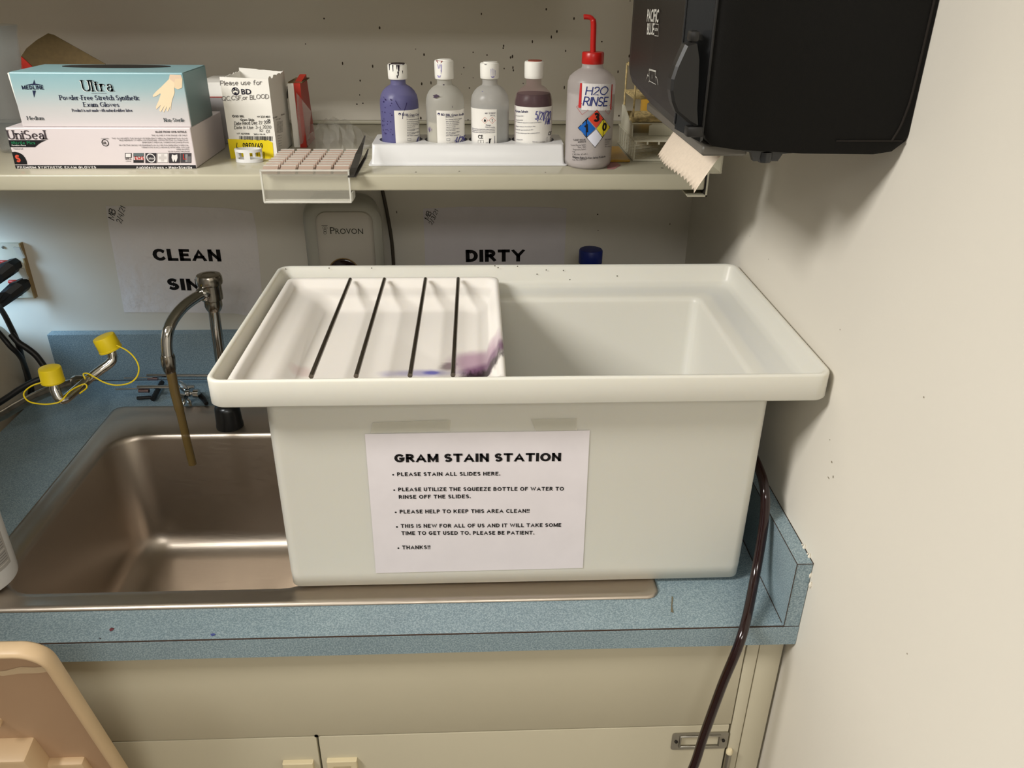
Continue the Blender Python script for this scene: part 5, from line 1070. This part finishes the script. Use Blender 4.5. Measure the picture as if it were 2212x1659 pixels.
bottle(3, 'dark stain bottle with handwritten blue date on its wide white label', 0.6245, film('rosy_wall', srgb(190, 150, 154), 0.24, 0.3, 0.5, 0.35), liquid('dark_red_liquid', srgb(12, 10, 14), 0.3), .6035, (-.0273, .0273, .5878), 'BOT4', .0218, 0,
  {'top': mat('brick_insert', srgb(140, 66, 48), 0.5)})

# ------------------------------------------------------------------ wash bottle
wx, wy, wr_ = -0.2556, -0.357, 0.0333
wsh = thing('wash_bottle', 'translucent squeeze wash bottle with bent red spout and hazard diamond', 'bottle', (wx, wy, SZ))
prof = [(0, SZ + .0006), (wr_ - .005, SZ + .0006), (wr_ - .001, SZ + .004), (wr_, SZ + .009), (wr_, .616), (wr_ - .0004, .624), (wr_ - .0026, .6305), (wr_ - .008, .6355), (.0185, .6398), (.0155, .6412), (.0143, .6430), (.0143, .6490)]
MB().lathe(prof, (wx, wy, 0), 40, cap0=False).build('wall', film('wash_bottle_wall', srgb(216, 208, 206), 0.60, 0.3, 0.5, 0.35), wsh)
MB().lathe([(0, SZ + .002), (wr_ - .0055, SZ + .002), (wr_ - .0013, SZ + .009), (wr_ - .0013, .6095), (0, .6095)], (wx, wy, 0), 36, cap0=False, cap1=False).build('water', liquid('water_milky', srgb(188, 184, 182)), wsh)
MB().lathe([(.0147, .6470), (.0150, .6475), (.0150, .6605), (.0140, .6620)], (wx, wy, 0), 64, ribs=1, ribdepth=.0004).build('cap', m_redplastic, wsh)
MB().tube(smooth_path([(wx, wy, .660), (wx - .0006, wy, .672), (wx - .001, wy, .690), (wx - .0020, wy, .7000), (wx - .0060, wy, .7042), (wx - .0125, wy, .7052), (wx - .0150, wy, .7050)], 6), [.0040] * 20 + [.0032] * 17, 12).build('spout', m_redplastic, wsh)
pr = Print(on_cyl(wx, wy, wr_)); prints('WASH', pr); pr.build('label_print', wsh); handwriting('WASH', pr.map, wsh, 0.0008)

# ------------------------------------------------------------------ racks at the right end of the shelf
wk = thing('tube_rack', 'ivory plastic test tube rack with slotted base at the right end of shelf', 'rack', (-0.145, -0.25, SZ))
kx0, kx1, ky0, ky1 = -0.1845, -0.105, -0.3290, -0.185
slots = [[(kx0 + .008 + i * .0125, ky0 + .012 + j * .022), (kx0 + .016 + i * .0125, ky0 + .012 + j * .022), (kx0 + .016 + i * .0125, ky0 + .017 + j * .022), (kx0 + .008 + i * .0125, ky0 + .017 + j * .022)] for i in range(6) for j in range(6)]
v, f = plate([(kx0, ky0), (kx1, ky0), (kx1, ky1), (kx0, ky1)], slots, .0022); MB().add([(a, b, SZ + .0016 + c) for a, b, c in v], f).build('base_plate', m_whiterack, wk)
po = MB()
for k in range(8): po.box(kx0 + .0008, kx0 + .0030, ky0 + .003 + k * .019, ky0 + .0055 + k * .019, SZ + .0027, .5375)
po.build('side_bars', m_whiterack, wk)
slots = [[(kx0 + .006, ky0 + .008 + j * .0115), (-.128, ky0 + .008 + j * .0115), (-.128, ky0 + .0145 + j * .0115), (kx0 + .006, ky0 + .0145 + j * .0115)] for j in range(5)]
v, f = plate([(kx0, ky0), (kx1, ky0), (kx1, ky1), (kx0, ky1)], slots, .0020); MB().add([(a, b, .5385 + c) for a, b, c in v], f).build('upper_plate', m_whiterack, wk)
tt = MB()
for k in range(5): tt.box(kx0 + .002 + k * .017, kx0 + .0042 + k * .017, ky0 + .0005, ky0 + .003, .5335, .5376)
tt.build('teeth', m_whiterack, wk)
MB().prism([(-.1560, .5397), (-.1080, .5397), (-.1080, .5560), (-.1520, .5560), (-.1560, .5540)], -.2905, -.2885, 'xz').build('front_panel', m_whiterack, wk)
MB().prism([(-.3000, .5397), (-.200, .5397), (-.200, .5720), (-.215, .5720), (-.270, .5580), (-.296, .5560)], -.1835, -.1815, 'yz').build('end_panel', m_whiterack, wk)
MB().box(-.1815, -.1060, -.2885, -.1880, .5560, .5575).build('step_plate', m_whiterack, wk)

br = thing('wire_rack', 'rust-stained tan coated wire tube rack standing on the ivory rack', 'rack', (-0.145, -0.235, .5575))
bx0, bx1, by0, by1 = -.1805, -.115, -.2840, -.2020; lv = (.5592, .5915, .6320)
def wire(p, q, r): return MB().tube([p, q], r, 6)
for x in (bx0, bx1):
    for y in (by0, by1): wire((x, y, .5577), (x, y, lv[2] + .001), .0016).build('post', m_tan, br)
for li, z in enumerate(lv):
    t_ = MB()
    for k in range(7): t_.tube([(bx0 + (bx1 - bx0) * k / 6, by0, z), (bx0 + (bx1 - bx0) * k / 6, by1, z)], .0014, 6)
    for k in range(11): t_.tube([(bx0, by0 + (by1 - by0) * k / 10, z + .0012), (bx1, by0 + (by1 - by0) * k / 10, z + .0012)], .0020, 6)
    t_.build('tier', m_tan, br)
oj = thing('amber_jar', 'amber plastic jar half hidden behind the black towel dispenser', 'jar', (-0.113, -0.14, SZ))
MB().lathe([(0, SZ + .0006), (.027, SZ + .0006), (.029, SZ + .004), (.029, .585), (.027, .598), (.020, .604)], (-.1130, -.140, 0), 28, cap0=False).build('jar_wall', m_orange, oj)
MB().lathe([(.0205, .604), (.022, .605), (.022, .620), (.020, .621)], (-.1130, -.140, 0), 28).build('lid', m_drab, oj)
os_ = MB().box(-.2330, -.1900, -.3380, -.235, SZ + .0006, SZ + .0040, .0008, 1).build('amber_sheet', m_orange); tag(os_, 'flat amber plastic sheet lying on the shelf behind the wash bottle', 'plastic sheet')

# ------------------------------------------------------------------ towel dispenser
dp = thing('towel_dispenser', 'black wall mounted paper towel dispenser at the upper right', 'dispenser', (0, -0.59, 0.8))
def dring(y, e):
    """outline in the x-z plane, shrunk by e"""
    pts = [(-.0006, .6160 + e), (-.012, .6060 + e), (-.030, .6032 + e), (-.100, .6040 + e), (-.165, .6075 + e), (-.1890 + e, .6110 + e), (-.1965 + e, .6180 + e), (-.2000 + e, .6300 + e), (-.2000 + e, 1.000), (-.185, 1.03 - e), (-.02, 1.04 - e), (-.0006, 1.03 - e)]
    return [(x, y, z) for x, z in pts]
MB().loft([dring(-.7500, .006), dring(-.7512, .0) if False else dring(-.7470, .0), dring(-.44, .0), dring(-.430, .006)], True, True, smooth=True).build('housing', m_disp, dp, sharp=30)
# glossy strip and front cover
def fring(y, z0, xo): return [(-.1985, y, z0 + .004), (xo + .004, y, z0), (xo, y, z0 + .010), (xo, y, 1.0), (xo + .006, y, 1.02), (-.1985, y, 1.02)]
strip = MB().loft([[(-.1995, -.7490, .6165), (-.2020, -.7490, .6150), (-.2215, -.7230, .6230), (-.1995, -.7230, .6230)], [(-.1995, -.7490, 1.02), (-.2020, -.7490, 1.02), (-.2215, -.7230, 1.02), (-.1995, -.7230, 1.02)]], smooth=False)
strip.build('gloss_strip', m_disp_gloss, dp)
MB().tube([(-.2010, -.7495, .620), (-.2010, -.7495, 1.0)], .0014, 6).build('strip_bead', m_black, dp)
MB().tube([(-.2218, -.7232, .628), (-.2218, -.7232, 1.0)], .0012, 6).build('strip_bead', m_disp_gloss, dp)
MB().loft([fring(-.7228, .6230, -.2225), fring(-.60, .6280, -.2240), fring(-.4700, .6360, -.2235), fring(-.4480, .6440, -.2215), fring(-.4400, .6600, -.2150)], True, True, smooth=False).build('front_cover', m_disp_face, dp)
MB().box(-.195, -.150, -.735, -.450, .5990, .6100, .002, 1).build('tear_chute', mat('chute_grey', srgb(96, 92, 84), 0.4), dp)
lev = [(-.2185, .7035), (-.2265, .7015), (-.2290, .6950), (-.2335, .6830), (-.2362, .6720), (-.2360, .6620), (-.2335, .6520), (-.2290, .6430), (-.2170, .6340), (-.2095, .6300), (-.2120, .6450), (-.2135, .6700), (-.2150, .6900)]
MB().loft([[(x + .004, -.7330, z) for x, z in lev], [(x, -.7390, z) for x, z in lev], [(x, -.7520, z) for x, z in lev], [(x + .0025, -.7545, z * .96 + .04 * .667) for x, z in lev]], smooth=False).build('release_lever', m_black, dp)
MB().box(-.2230, -.2135, -.7535, -.7400, .7030, .7130, .003, 2).build('lever_catch', m_black, dp)
MB().box(-.2165, -.2010, -.7535, -.7400, .6200, .6300, .002, 2).build('lever_foot', m_black, dp)
MB().lathe([(0, .0), (.006, .001), (.0075, .005), (.007, .011), (0, .013)], (-.1320, -.735, .5925), 18).build('latch_knob', m_disp_gloss, dp)
MB().prism([(-.160, .6060), (-.1475, .6030), (-.1440, .5950), (-.120, .5950), (-.1160, .6020), (-.082, .6050)], -.739, -.731, 'xz').build('latch_plate', m_disp_gloss, dp)
MB().box(-.0700, -.0055, -.7512, -.7495, .6160, .6172).build('cover_seam', m_dark, dp)
MB().tube(smooth_path([(-.0160, -.7505, .616), (-.0085, -.7505, .64), (-.0055, -.7505, .70), (-.0045, -.7505, 1.0)], 5), .0011, 6).build('side_seam', m_dark, dp)
pr = Print(lambda u, v, h: (-.2239 - h * 1.0, -u, v)); prints('DISP', pr, 0.0009)
logo = Print(pr.map); logo.mats = pr.mats; ic = Print(pr.map); ic.mats = pr.mats
PRINTS['ICON'] = {'t': [], 'p': [p for p in PRINTS['DISP']['p'] if p[0] == 'line']}; PRINTS['DISP']['p'] = [p for p in PRINTS['DISP']['p'] if p[0] != 'line']
prints('DISP', logo, 0.0009); prints('ICON', ic, 0.0009); logo.build('logo_print', dp); ic.build('refill_icon', dp)
# towel sheet with sawtooth edge
pf = [(-.150, .6050), (-.1500, .5980), (-.1540, .5900), (-.1610, .5810), (-.1690, .5680), (-.1755, .5570), (-.1810, .5470)]
N = 60; ya, yb = -.672, -.470; rows = []
for i in range(N + 1):
    y = ya + (yb - ya) * i / N; col_ = []
    for k, (x, z) in enumerate(pf):
        if k == len(pf) - 1: q = (i % 4) / 4 * .0042; x += q * .45; z += q
        col_.append((x + .002 * math.sin(i * .12), y, z + .0015 * math.sin(i * .09)))
    rows.append(col_)
tv = [p for c in rows for p in c]; K_ = len(pf); tf = [(i * K_ + k, i * K_ + k + 1, (i + 1) * K_ + k + 1, (i + 1) * K_ + k) for i in range(N) for k in range(K_ - 1)]
tw = MB().add(tv, tf, True).build('paper_towel', m_towel, fix=False); md = tw.modifiers.new('t', 'SOLIDIFY'); md.thickness = .0004; tag(tw, 'beige paper towel with torn sawtooth edge hanging from the black dispenser', 'paper towel')

# ------------------------------------------------------------------ wall below the shelf
c1 = thing('wall_notice', 'wrinkled white notice reading CLEAN SINK taped to the wall', 'sign', (-0.98, 0, 0.25), 'notices taped to the wall')
cpt = [(-1.1158, 0.3581), (-1.1197, 0.3090), (-1.1230, 0.2157), (-1.1267, 0.1423), (-1.0061, 0.1413), (-0.9098, 0.1385), (-0.8873, 0.1343), (-0.8544, 0.1310), (-0.8486, 0.1750), (-0.8437, 0.2522), (-0.8412, 0.3171), (-0.8441, 0.3469), (-0.8995, 0.3541), (-0.9682, 0.3569)]
sheet('paper', cpt, -0.0008, 0.0005, mat('wrinkled_paper', srgb(236, 230, 228), 0.75, bump=(38, 0.9, 0.005)), c1)
clusters('CLEAN', on_y(-0.0008), c1); handwriting('CLEAN', on_y(-0.0008), c1)
c2 = thing('wall_notice', 'white notice reading DIRTY half hidden behind the milky basin', 'sign', (-0.38, 0, 0.25), 'notices taped to the wall')
cpt = [(-0.5196, 0.3515), (-0.5195, 0.2883), (-0.5212, 0.1323), (-0.2429, 0.1300), (-0.2434, 0.2425), (-0.2431, 0.3517), (-0.3006, 0.3546), (-0.4521, 0.3549)]
sheet('paper', cpt, -0.0008, 0.0005, m_paper, c2)
pr = Print(on_y(-0.0008)); prints('DIRTY', pr, 0.0003); pr.build('lettering', c2); handwriting('DIRTY', pr.map, c2)

so = thing('soap_dispenser', 'grey wall mounted soap dispenser behind the milky basin', 'dispenser', (-0.655, 0, 0.15))
xr = lambda y, a, b, c, d, r: [(p, y, q) for p, q in rrect(a, b, c, d, r, 6)]
MB().loft([xr(-.0004, -.738, -.606, .10, .380, .03), xr(-.03, -.738, -.602, .10, .388, .032), xr(-.085, -.731, -.590, .11, .394, .035), xr(-.106, -.727, -.588, .12, .391, .035), xr(-.114, -.716, -.596, .13, .382, .03)], True, True).build('body', m_soap, so, sharp=50)
MB().loft([xr(-.1135, -.704, -.602, .16, .378, .02), xr(-.119, -.703, -.603, .16, .377, .02), xr(-.1215, -.699, -.607, .165, .372, .018)], True, True).build('face_panel', m_soap_face, so, sharp=50)
MB().lathe([(0, 0), (.027, 0), (.029, .001), (.029, .0)], (-.6600, -.1217, .265), 32, Matrix.Rotation(PI / 2, 3, 'X')).build('window_rim', m_oldedge, so)
MB().lathe([(0, .0022), (.024, .0018), (.0265, .0005)], (-.6600, -.1217, .265), 32, Matrix.Rotation(PI / 2, 3, 'X'), cap1=True).build('window', mat('dark_red_window', srgb(30, 8, 10), 0.12), so)
clusters('SOAP', on_y(-0.1215), so, 0.0015)
cd_ = MB().tube(smooth_path([(-0.5962, -0.0120, 0.4037), (-0.5925, -0.0120, 0.3819), (-0.5865, -0.0120, 0.3375), (-0.5822, -0.0120, 0.2919), (-0.5814, -0.0120, 0.2451), (-0.5835, -0.0120, 0.1773)], 6), .0034, 10).build('power_cable', mat('brown_cord', srgb(74, 66, 54), 0.5)); tag(cd_, 'dark brown cord running down the wall beside the grey soap dispenser', 'cable')

bc = thing('reagent_bottle', 'white bottle with a blue screw cap behind the milky basin', 'bottle', (-0.2103, -0.13, 0.0002))
MB().lathe([(0, .0004), (.030, .0004), (.032, .004), (.032, .225), (.030, .245), (.024, .262), (.018, .274), (.018, .288)], (-.2103, -.13, 0), 32, cap0=False).build('bottle_wall', m_frost_clear, bc)
MB().lathe([(.0212, .2855), (.0216, .2865), (.0216, .3085), (.0200, .3110), (.012, .3118)], (-.2103, -.13, 0), 48, ribs=1, ribdepth=.0003).build('cap', m_bluecap, bc)

ol = thing('wall_outlet', 'yellowed cream outlet plate on the wall left of the notices', 'outlet', (-1.33, 0, 0.23))
MB().box(-1.372, -1.2900, -.0105, -.0004, .178, .2885, .0015, 2).build('plate', m_plate, ol)
MB().prism([(-.0110, .1775), (-.0004, .1775), (-.0004, .2888), (-.0110, .2888)], -1.2899, -1.2872, 'yz').build('aged_side', m_oldedge, ol)
for q in ((-1.3200, -0.0110, 0.2819), (-1.3160, -0.0110, 0.1870)): MB().lathe([(0, 0), (.0028, .0006), (.0024, .002), (0, .0024)], q, 10, Matrix.Rotation(PI / 2, 3, 'X')).build('screw', m_zinc, ol)
for q in ((-1.2916, -0.0125, 0.2721), (-1.2958, -0.0125, 0.2303)): MB().loft([[(q[0] + a * .006 + b * .002, q[1] - d, q[2] - b * .011) for a, b in ((-1, -1), (1, -.9), (1, 1), (-.6, 1))] for d in (-.0015, .003)], smooth=False).build('clear_tab', m_clear_edge, ol)
def plug(c, lab, dx):
    p = thing('power_plug', lab, 'plug', c, 'plugs in the wall outlet')
    a = Vector(c); P = [a + Vector((.012 + dx, .024, .006)), a + Vector((.004 + dx, .006, .002)), a + Vector((-.012 + dx, -.010, -.010)), a + Vector((-.026 + dx, -.016, -.026))]
    rings = []
    for q, s_ in zip(P, (.013, .0145, .0125, .006)): rings.append([q + Vector((s_ * math.cos(t), 0, s_ * math.sin(t))) + Vector((0, .004 * math.cos(t), 0)) for t in (PI / 6 + k * PI / 4 for k in range(8))])
    MB().loft(rings, smooth=False).build('moulded_body', m_black, p)
    MB().box(c[0] - .012 + dx, c[0] + .006 + dx, c[1] + .012, c[1] + .0195, c[2] + .010, c[2] + .017, .002, 1).build('red_collar', m_card_red, p)
plug((-1.318, -.036, .2420), 'upper black angled plug in the yellowed wall outlet', 0); plug((-1.312, -.036, .2020), 'lower black angled plug in the yellowed wall outlet', 0)

# ------------------------------------------------------------------ left side: vessel, cables, eyewash, faucet
ve = thing('waste_vessel', 'tall drab beige vessel standing beside the left end of the counter', 'container', (-1.395, -0.115, -0.91))
MB().lathe([(0, -.909), (.070, -.909), (.072, -.90), (.072, -.010), (.090, .004), (.097, .020), (.100, .040), (.100, .080), (.095, .110), (.082, .135), (.06, .152), (.03, .16), (0, .161)], (-1.395, -.115, 0), 40, cap0=False, cap1=False).build('vessel_wall', m_drab, ve)
def cable(name, pts, r, lab, n=6):
    o = MB().tube(smooth_path(pts, n), r, 10).build(name, m_cable); return tag(o, lab, 'cable', 'black cables left of the counter')
cable('power_cable', [(-1.3445, -.055, .214), (-1.3209, -0.1000, 0.2255), (-1.2666, -0.1600, 0.2145), (-1.2346, -0.2000, 0.1990), (-1.2151, -0.2250, 0.1782), (-1.2370, -0.1900, 0.1306), (-1.2840, -0.1150, 0.0560), (-1.3043, -0.0900, 0.0077), (-1.3243, -0.0800, -0.0503)], .0048, 'thick black cable hanging straight down from the wall outlet')
cable('power_cable', [(-1.2880, -0.2000, 0.2376), (-1.2539, -0.2200, 0.2112), (-1.2331, -0.2350, 0.1968), (-1.2202, -0.2400, 0.1780), (-1.2186, -0.2250, 0.1534), (-1.2541, -0.1600, 0.0966), (-1.3068, -0.0750, 0.0050), (-1.3255, -0.0550, -0.0374), (-1.3482, -0.0450, -0.0920)], .0044, 'black cable curving down across the drab beige vessel')
cable('power_cable', [(-1.2175, -0.2320, 0.1970), (-1.2068, -0.2360, 0.1831), (-1.1956, -0.2360, 0.1724), (-1.1837, -0.2360, 0.1582), (-1.1738, -0.2380, 0.1376), (-1.1667, -0.2420, 0.1269), (-1.1603, -0.2500, 0.1254), (-1.1633, -0.2620, 0.1288), (-1.1815, -0.2720, 0.1242), (-1.1999, -0.2800, 0.1161), (-1.2171, -0.2880, 0.1063), (-1.2378, -0.2960, 0.0947), (-1.2641, -0.3000, 0.0811)], .0054, 'black cable looping forward along the chrome eyewash pipe')

ew = thing('eyewash', 'chrome eyewash fixture with two yellow capped spray heads', 'eyewash', (-1.05, -0.33, 0.0))
MB().tube(smooth_path([(-1.2599, -0.3398, 0.0742), (-1.2105, -0.3370, 0.0949), (-1.1768, -0.3347, 0.1133), (-1.1471, -0.3340, 0.1282), (-1.1176, -0.3344, 0.1409), (-1.0894, -0.3343, 0.1500), (-1.0649, -0.3350, 0.1551)], 6), .0085, 14).build('supply_pipe', m_chrome_old, ew)
MB().tube(smooth_path([(-1.0243, -0.2974, 0.1989), (-1.0219, -0.3008, 0.1904), (-1.0216, -0.3041, 0.1818), (-1.0277, -0.3095, 0.1751), (-1.0407, -0.3184, 0.1677), (-1.0543, -0.3334, 0.1593), (-1.0621, -0.3526, 0.1540), (-1.0695, -0.3714, 0.1498), (-1.0735, -0.3810, 0.1483), (-1.0788, -0.3840, 0.1508), (-1.0827, -0.3815, 0.1595), (-1.0850, -0.3783, 0.1677), (-1.0858, -0.3738, 0.1786)], 5), .0076, 14).build('yoke', m_chrome, ew)
MB().tube([(-1.0790, -0.3309, 0.1532), (-1.0750, -0.3313, 0.1538), (-1.0684, -0.3337, 0.1553), (-1.0584, -0.3355, 0.1570)], [.0105, .0118, .0118, .0095], 14).build('collar', m_chrome_old, ew)
def capmesh(c, ax, r, h, name):
    q = Vector((0, 0, 1)).rotation_difference(Vector(ax).normalized()).to_matrix()
    return MB().lathe([(r * .90, 0), (r * 1.03, .0006), (r * 1.03, .003), (r, .0036), (r * .97, h - .002), (r * .92, h - .0004), (r * .85, h)], c, 30, q).build('spray_cap', m_yellow, ew)
capmesh((-1.0229, -0.2989, 0.1962), (-0.28, 0.0, 0.95), .0182, .026, 'a'); capmesh((-1.0866, -0.3748, 0.1766), (0.0, 0.02, 1), .0170, .025, 'b')
MB().tube(smooth_path([(-1.0077, -0.3078, 0.2086), (-0.9895, -0.3145, 0.2015), (-0.9747, -0.3256, 0.1924), (-0.9667, -0.3373, 0.1812), (-0.9689, -0.3477, 0.1697), (-0.9809, -0.3534, 0.1618), (-1.0018, -0.3539, 0.1590), (-1.0213, -0.3493, 0.1619), (-1.0381, -0.3413, 0.1673), (-1.0508, -0.3353, 0.1712), (-1.0583, -0.3353, 0.1704), (-1.0539, -0.3417, 0.1651)], 6), .0012, 6).build('tether', m_yellow, ew)
MB().tube(smooth_path([(-1.0943, -0.3869, 0.1829), (-1.1117, -0.3889, 0.1777), (-1.1233, -0.3924, 0.1699), (-1.1248, -0.3960, 0.1628), (-1.1163, -0.4003, 0.1552), (-1.0976, -0.4027, 0.1521), (-1.0806, -0.4013, 0.1520), (-1.0709, -0.3953, 0.1535), (-1.0633, -0.3792, 0.1613), (-1.0555, -0.3631, 0.1628), (-1.0481, -0.3567, 0.1627), (-1.0459, -0.3595, 0.1574), (-1.0522, -0.3722, 0.1541)], 6), .0012, 6).build('tether', m_yellow, ew)

fa = thing('faucet', 'chrome gooseneck laboratory faucet standing at the back of the sink', 'faucet', (-0.8795, -0.2185, 0.0025))
fx, fy = -0.8795, -0.2185
MB().lathe([(.0245, .0028), (.0245, .008), (.0235, .012), (.0225, .040), (.0205, .046), (.014, .050)], (fx, fy, 0), 30).build('base', mat('tarnished_base', srgb(70, 72, 74), 0.3, 0.9), fa)
MB().tube([(fx, fy, .048), (fx + .004, fy, .15), (fx + .0075, fy, .245)], .0095, 16).build('post', m_chrome, fa)
MB().lathe([(.0105, .232), (.0130, .236), (.0150, .242), (.0150, .252), (.0178, .254), (.0182, .258), (.0182, .280), (.0210, .2815), (.0218, .285), (.0214, .2935), (.0195, .2975), (.0120, .2985), (.0110, .2975), (0, .2975)], (fx + .0080, fy, 0), 32, cap1=False).build('vacuum_breaker', m_chrome_old, fa)
MB().tube([(-0.8738, -0.2220, 0.2669), (-0.8772, -0.2260, 0.2676), (-0.8815, -0.2340, 0.2690), (-0.8835, -0.2380, 0.2689)], [.0128, .0136, .0136, .0105], 18).build('spout_nut', m_chrome, fa)
MB().tube(smooth_path([(-0.8798, -0.2320, 0.2690), (-0.8901, -0.2500, 0.2669), (-0.9022, -0.2750, 0.2612), (-0.9117, -0.3000, 0.2503), (-0.9162, -0.3180, 0.2377), (-0.9191, -0.3260, 0.2193), (-0.9203, -0.3300, 0.1980)], 6), .0092, 16).build('spout', m_chrome, fa)
MB().tube([(-0.9197, -0.3300, 0.2013), (-0.9200, -0.3300, 0.1972), (-0.9212, -0.3302, 0.1848), (-0.9210, -0.3305, 0.1732), (-0.9203, -0.3307, 0.1682)], [.0100, .0112, .0112, .0098, .0075], 16).build('spout_tip', m_chrome_old, fa)
MB().tube(smooth_path([(-0.9200, -0.3307, 0.1699), (-0.9193, -0.3320, 0.1552), (-0.9188, -0.3340, 0.1338), (-0.9158, -0.3370, 0.0986), (-0.9133, -0.3400, 0.0462), (-0.9109, -0.3420, -0.0020)], 6), [.0078, .0082, .0078, .0083, .0077, .0082] + [.0078] * 12 + [.0068] * 13, 14).build('rubber_tip', m_amber, fa)

cm = thing('rod_clamp', 'chrome clamp with two thin rods lying on the counter behind the sink', 'clamp', (-1.03, -0.09, 0.0002))
for pts, r, nm in (([(-1.1311, -0.0556, 0.0220), (-1.0752, -0.0528, 0.0220)], .0018, 'thin_rod'), ([(-1.1287, -0.1039, 0.0220), (-1.0761, -0.1013, 0.0220)], .0018, 'thin_rod'), ([(-1.0857, -0.0521, 0.0260), (-0.9161, -0.0583, 0.0260)], .0036, 'tube'), ([(-1.0864, -0.1028, 0.0260), (-0.9754, -0.1055, 0.0260)], .0036, 'tube')): MB().tube(pts, r, 10).build(nm, m_chrome, cm)
for pts in ([(-1.0859, -0.0508, 0.0180), (-1.0663, -0.0513, 0.0180)], [(-1.0851, -0.1032, 0.0180), (-1.0653, -0.1037, 0.0180)]): MB().tube(pts, .0042, 10).build('sleeve', mat('pinkish_chrome', srgb(190, 160, 160), 0.15, 1.0), cm)
MB().tube([(-1.0609, -0.0484, 0.0080), (-1.0560, -0.1162, 0.0060)], .005, 8).build('foot', m_black, cm); MB().tube([(-1.0898, -0.1078, 0.0040), (-1.0641, -0.1046, 0.0040)], .0035, 8).build('foot', m_black, cm)
MB().tube([(-1.0111, -0.0848, 0.0240), (-0.9956, -0.1051, 0.0240), (-0.9874, -0.1152, 0.0220)], [.006, .008, .006], 10).build('boss', m_chrome, cm)
MB().tube([(-0.9861, -0.1249, 0.0220), (-0.9789, -0.1250, 0.0220), (-0.9781, -0.1251, 0.0220), (-0.9718, -0.1252, 0.0220), (-0.9709, -0.1252, 0.0220), (-0.9611, -0.1255, 0.0220)], [.007, .007, .0035, .0035, .0085, .0085], 12).build('thumb_screw', m_chrome, cm)
MB().tube([(-0.9945, -0.1286, 0.0180), (-0.9843, -0.1327, 0.0180)], .0065, 10).build('knob', m_chrome, cm)
for a, b in (((-0.9870, -0.1365, 0.0160), (-0.9877, -0.1443, 0.0080)), ((-0.9799, -0.1367, 0.0160), (-0.9724, -0.1484, 0.0080))): MB().tube([a, tuple((p + q) / 2 for p, q in zip(a, b)), b], [.002, .0045, .003], 10).build('wing', m_chrome, cm)
MB().tube([(-0.9727, -0.1062, 0.0140), (-0.9539, -0.1262, 0.0100), (-0.9444, -0.1416, 0.0080)], [.006, .005, .004], 10).build('jaw', m_black, cm)

wcn = thing('wipes_canister', 'white cylindrical canister with grey printed label at the left edge of the sink', 'canister', (-1.1100, -0.640, 0.0046))
MB().lathe([(0, .0048), (.046, .0048), (.0498, .008), (.0505, .013), (.0505, .150), (.047, .160), (.047, .185), (.044, .190)], (-1.1100, -.640, 0), 40, cap0=False).build('canister_wall', m_white, wcn)
g = Print(on_cyl(-1.1100, -.640, .0505, -PI / 2 + .5)); g.rect(-.046, .046, .034, .145, (176, 172, 168), .0003, 24, 1)
for k in range(22): g.line([(-.044 + .088 * i / 20, .040 + k * .0040) for i in range(21)], .0011, (120, 116, 114) if k % 5 else (214, 210, 204), .0005)
g.rect(.0, .03, .118, .124, (44, 50, 110), .0006, 8, 1); g.build('label', wcn)

# ------------------------------------------------------------------ bin in the foreground
bn = thing('step_bin', 'beige plastic bin with its rounded lid raised in the near left corner', 'bin', (-1.04, -0.98, -0.91))
Pt = Vector((-0.8889, -0.8600, 0.0998)); Qb = Vector((-0.8889, -0.7944, -0.1879)); ev = (Pt - Qb).normalized(); nrm = Vector((1, 0, 0)).cross(ev).normalized()
if nrm.y > 0: nrm = -nrm
hgt_ = (Pt - Qb).length; xr_ = Pt.x
def lring(i, w, r): return [Pt + Vector((p - xr_, 0, 0)) + ev * q + nrm * w for p, q in rrect(xr_ - .40 + i, xr_ + .0035 - i, -hgt_ - .10 + i, .010 - i, r, 7)]
MB().loft([lring(.004, -.002, .028), lring(0, .002, .030), lring(0, .015, .030), lring(.002, .0185, .029), lring(.005, .0190, .027), lring(.008, .0165, .026), lring(.010, .009, .024), lring(.016, .006, .022)], True, True).build('lid', m_beige, bn, sharp=50)
def on_lid(u, v, h): return Pt + Vector((u, 0, 0)) + ev * v + nrm * (h + .006)
pl = Print(on_lid); pl.poly([(u + .010, v + .006) for u, v in ((-.092, -.046), (-.066, -.043), (-.048, -.036), (-.034, -.038), (-.022, -.036), (-.020, -.047), (-.034, -.050), (-.055, -.050), (-.074, -.054))], (212, 188, 154), .0016); pl.build('torn_sticker', bn)
def lbox(u0, u1, v0, v1, w0, w1, b=.004):
    m_ = MB().box(u0, u1, v0, v1, w0, w1, b, 2); m_.v = [tuple(Pt + Vector((p[0], 0, 0)) + ev * p[1] + nrm * (p[2] + .006)) for p in m_.v]; return m_
lp = MB().loft([[Pt + Vector((p - xr_, 0, 0)) + ev * q + nrm * w for p, q in rrect(xr_ - .38, xr_ - .0135, -hgt_ - .08, -.007, .021, 7)] for w in (.0062, .0072)], smooth=False)
lp.build('lid_panel', m_beige_in, bn)
lbox(-.30, -.080, -.36, -.190, -.001, .032).build('hinge_block', m_beige, bn)
lbox(-.30, -.036, -.36, -.244, -.001, .012).build('hinge_ledge', m_beige, bn)
lbox(-.114, -.102, -.150, -.142, -.001, .010, .002).build('moulded_lug', m_beige, bn)
bw = MB().loft([[(a, b, z) for a, b in rrect(x0_, x1_, y0_, y1_, .04, 5)] for x0_, x1_, y0_, y1_, z in ((-1.24, -.93, -1.13, -.83, -.909), (-1.26, -.91, -1.15, -.815, -.36), (-1.268, -.902, -1.158, -.808, -.35), (-1.268, -.902, -1.158, -.808, -.335), (-1.26, -.91, -1.15, -.816, -.335), (-1.25, -.92, -1.14, -.826, -.40), (-1.23, -.94, -1.12, -.84, -.88))], True, True)
bw.build('bin_body', m_beige, bn)
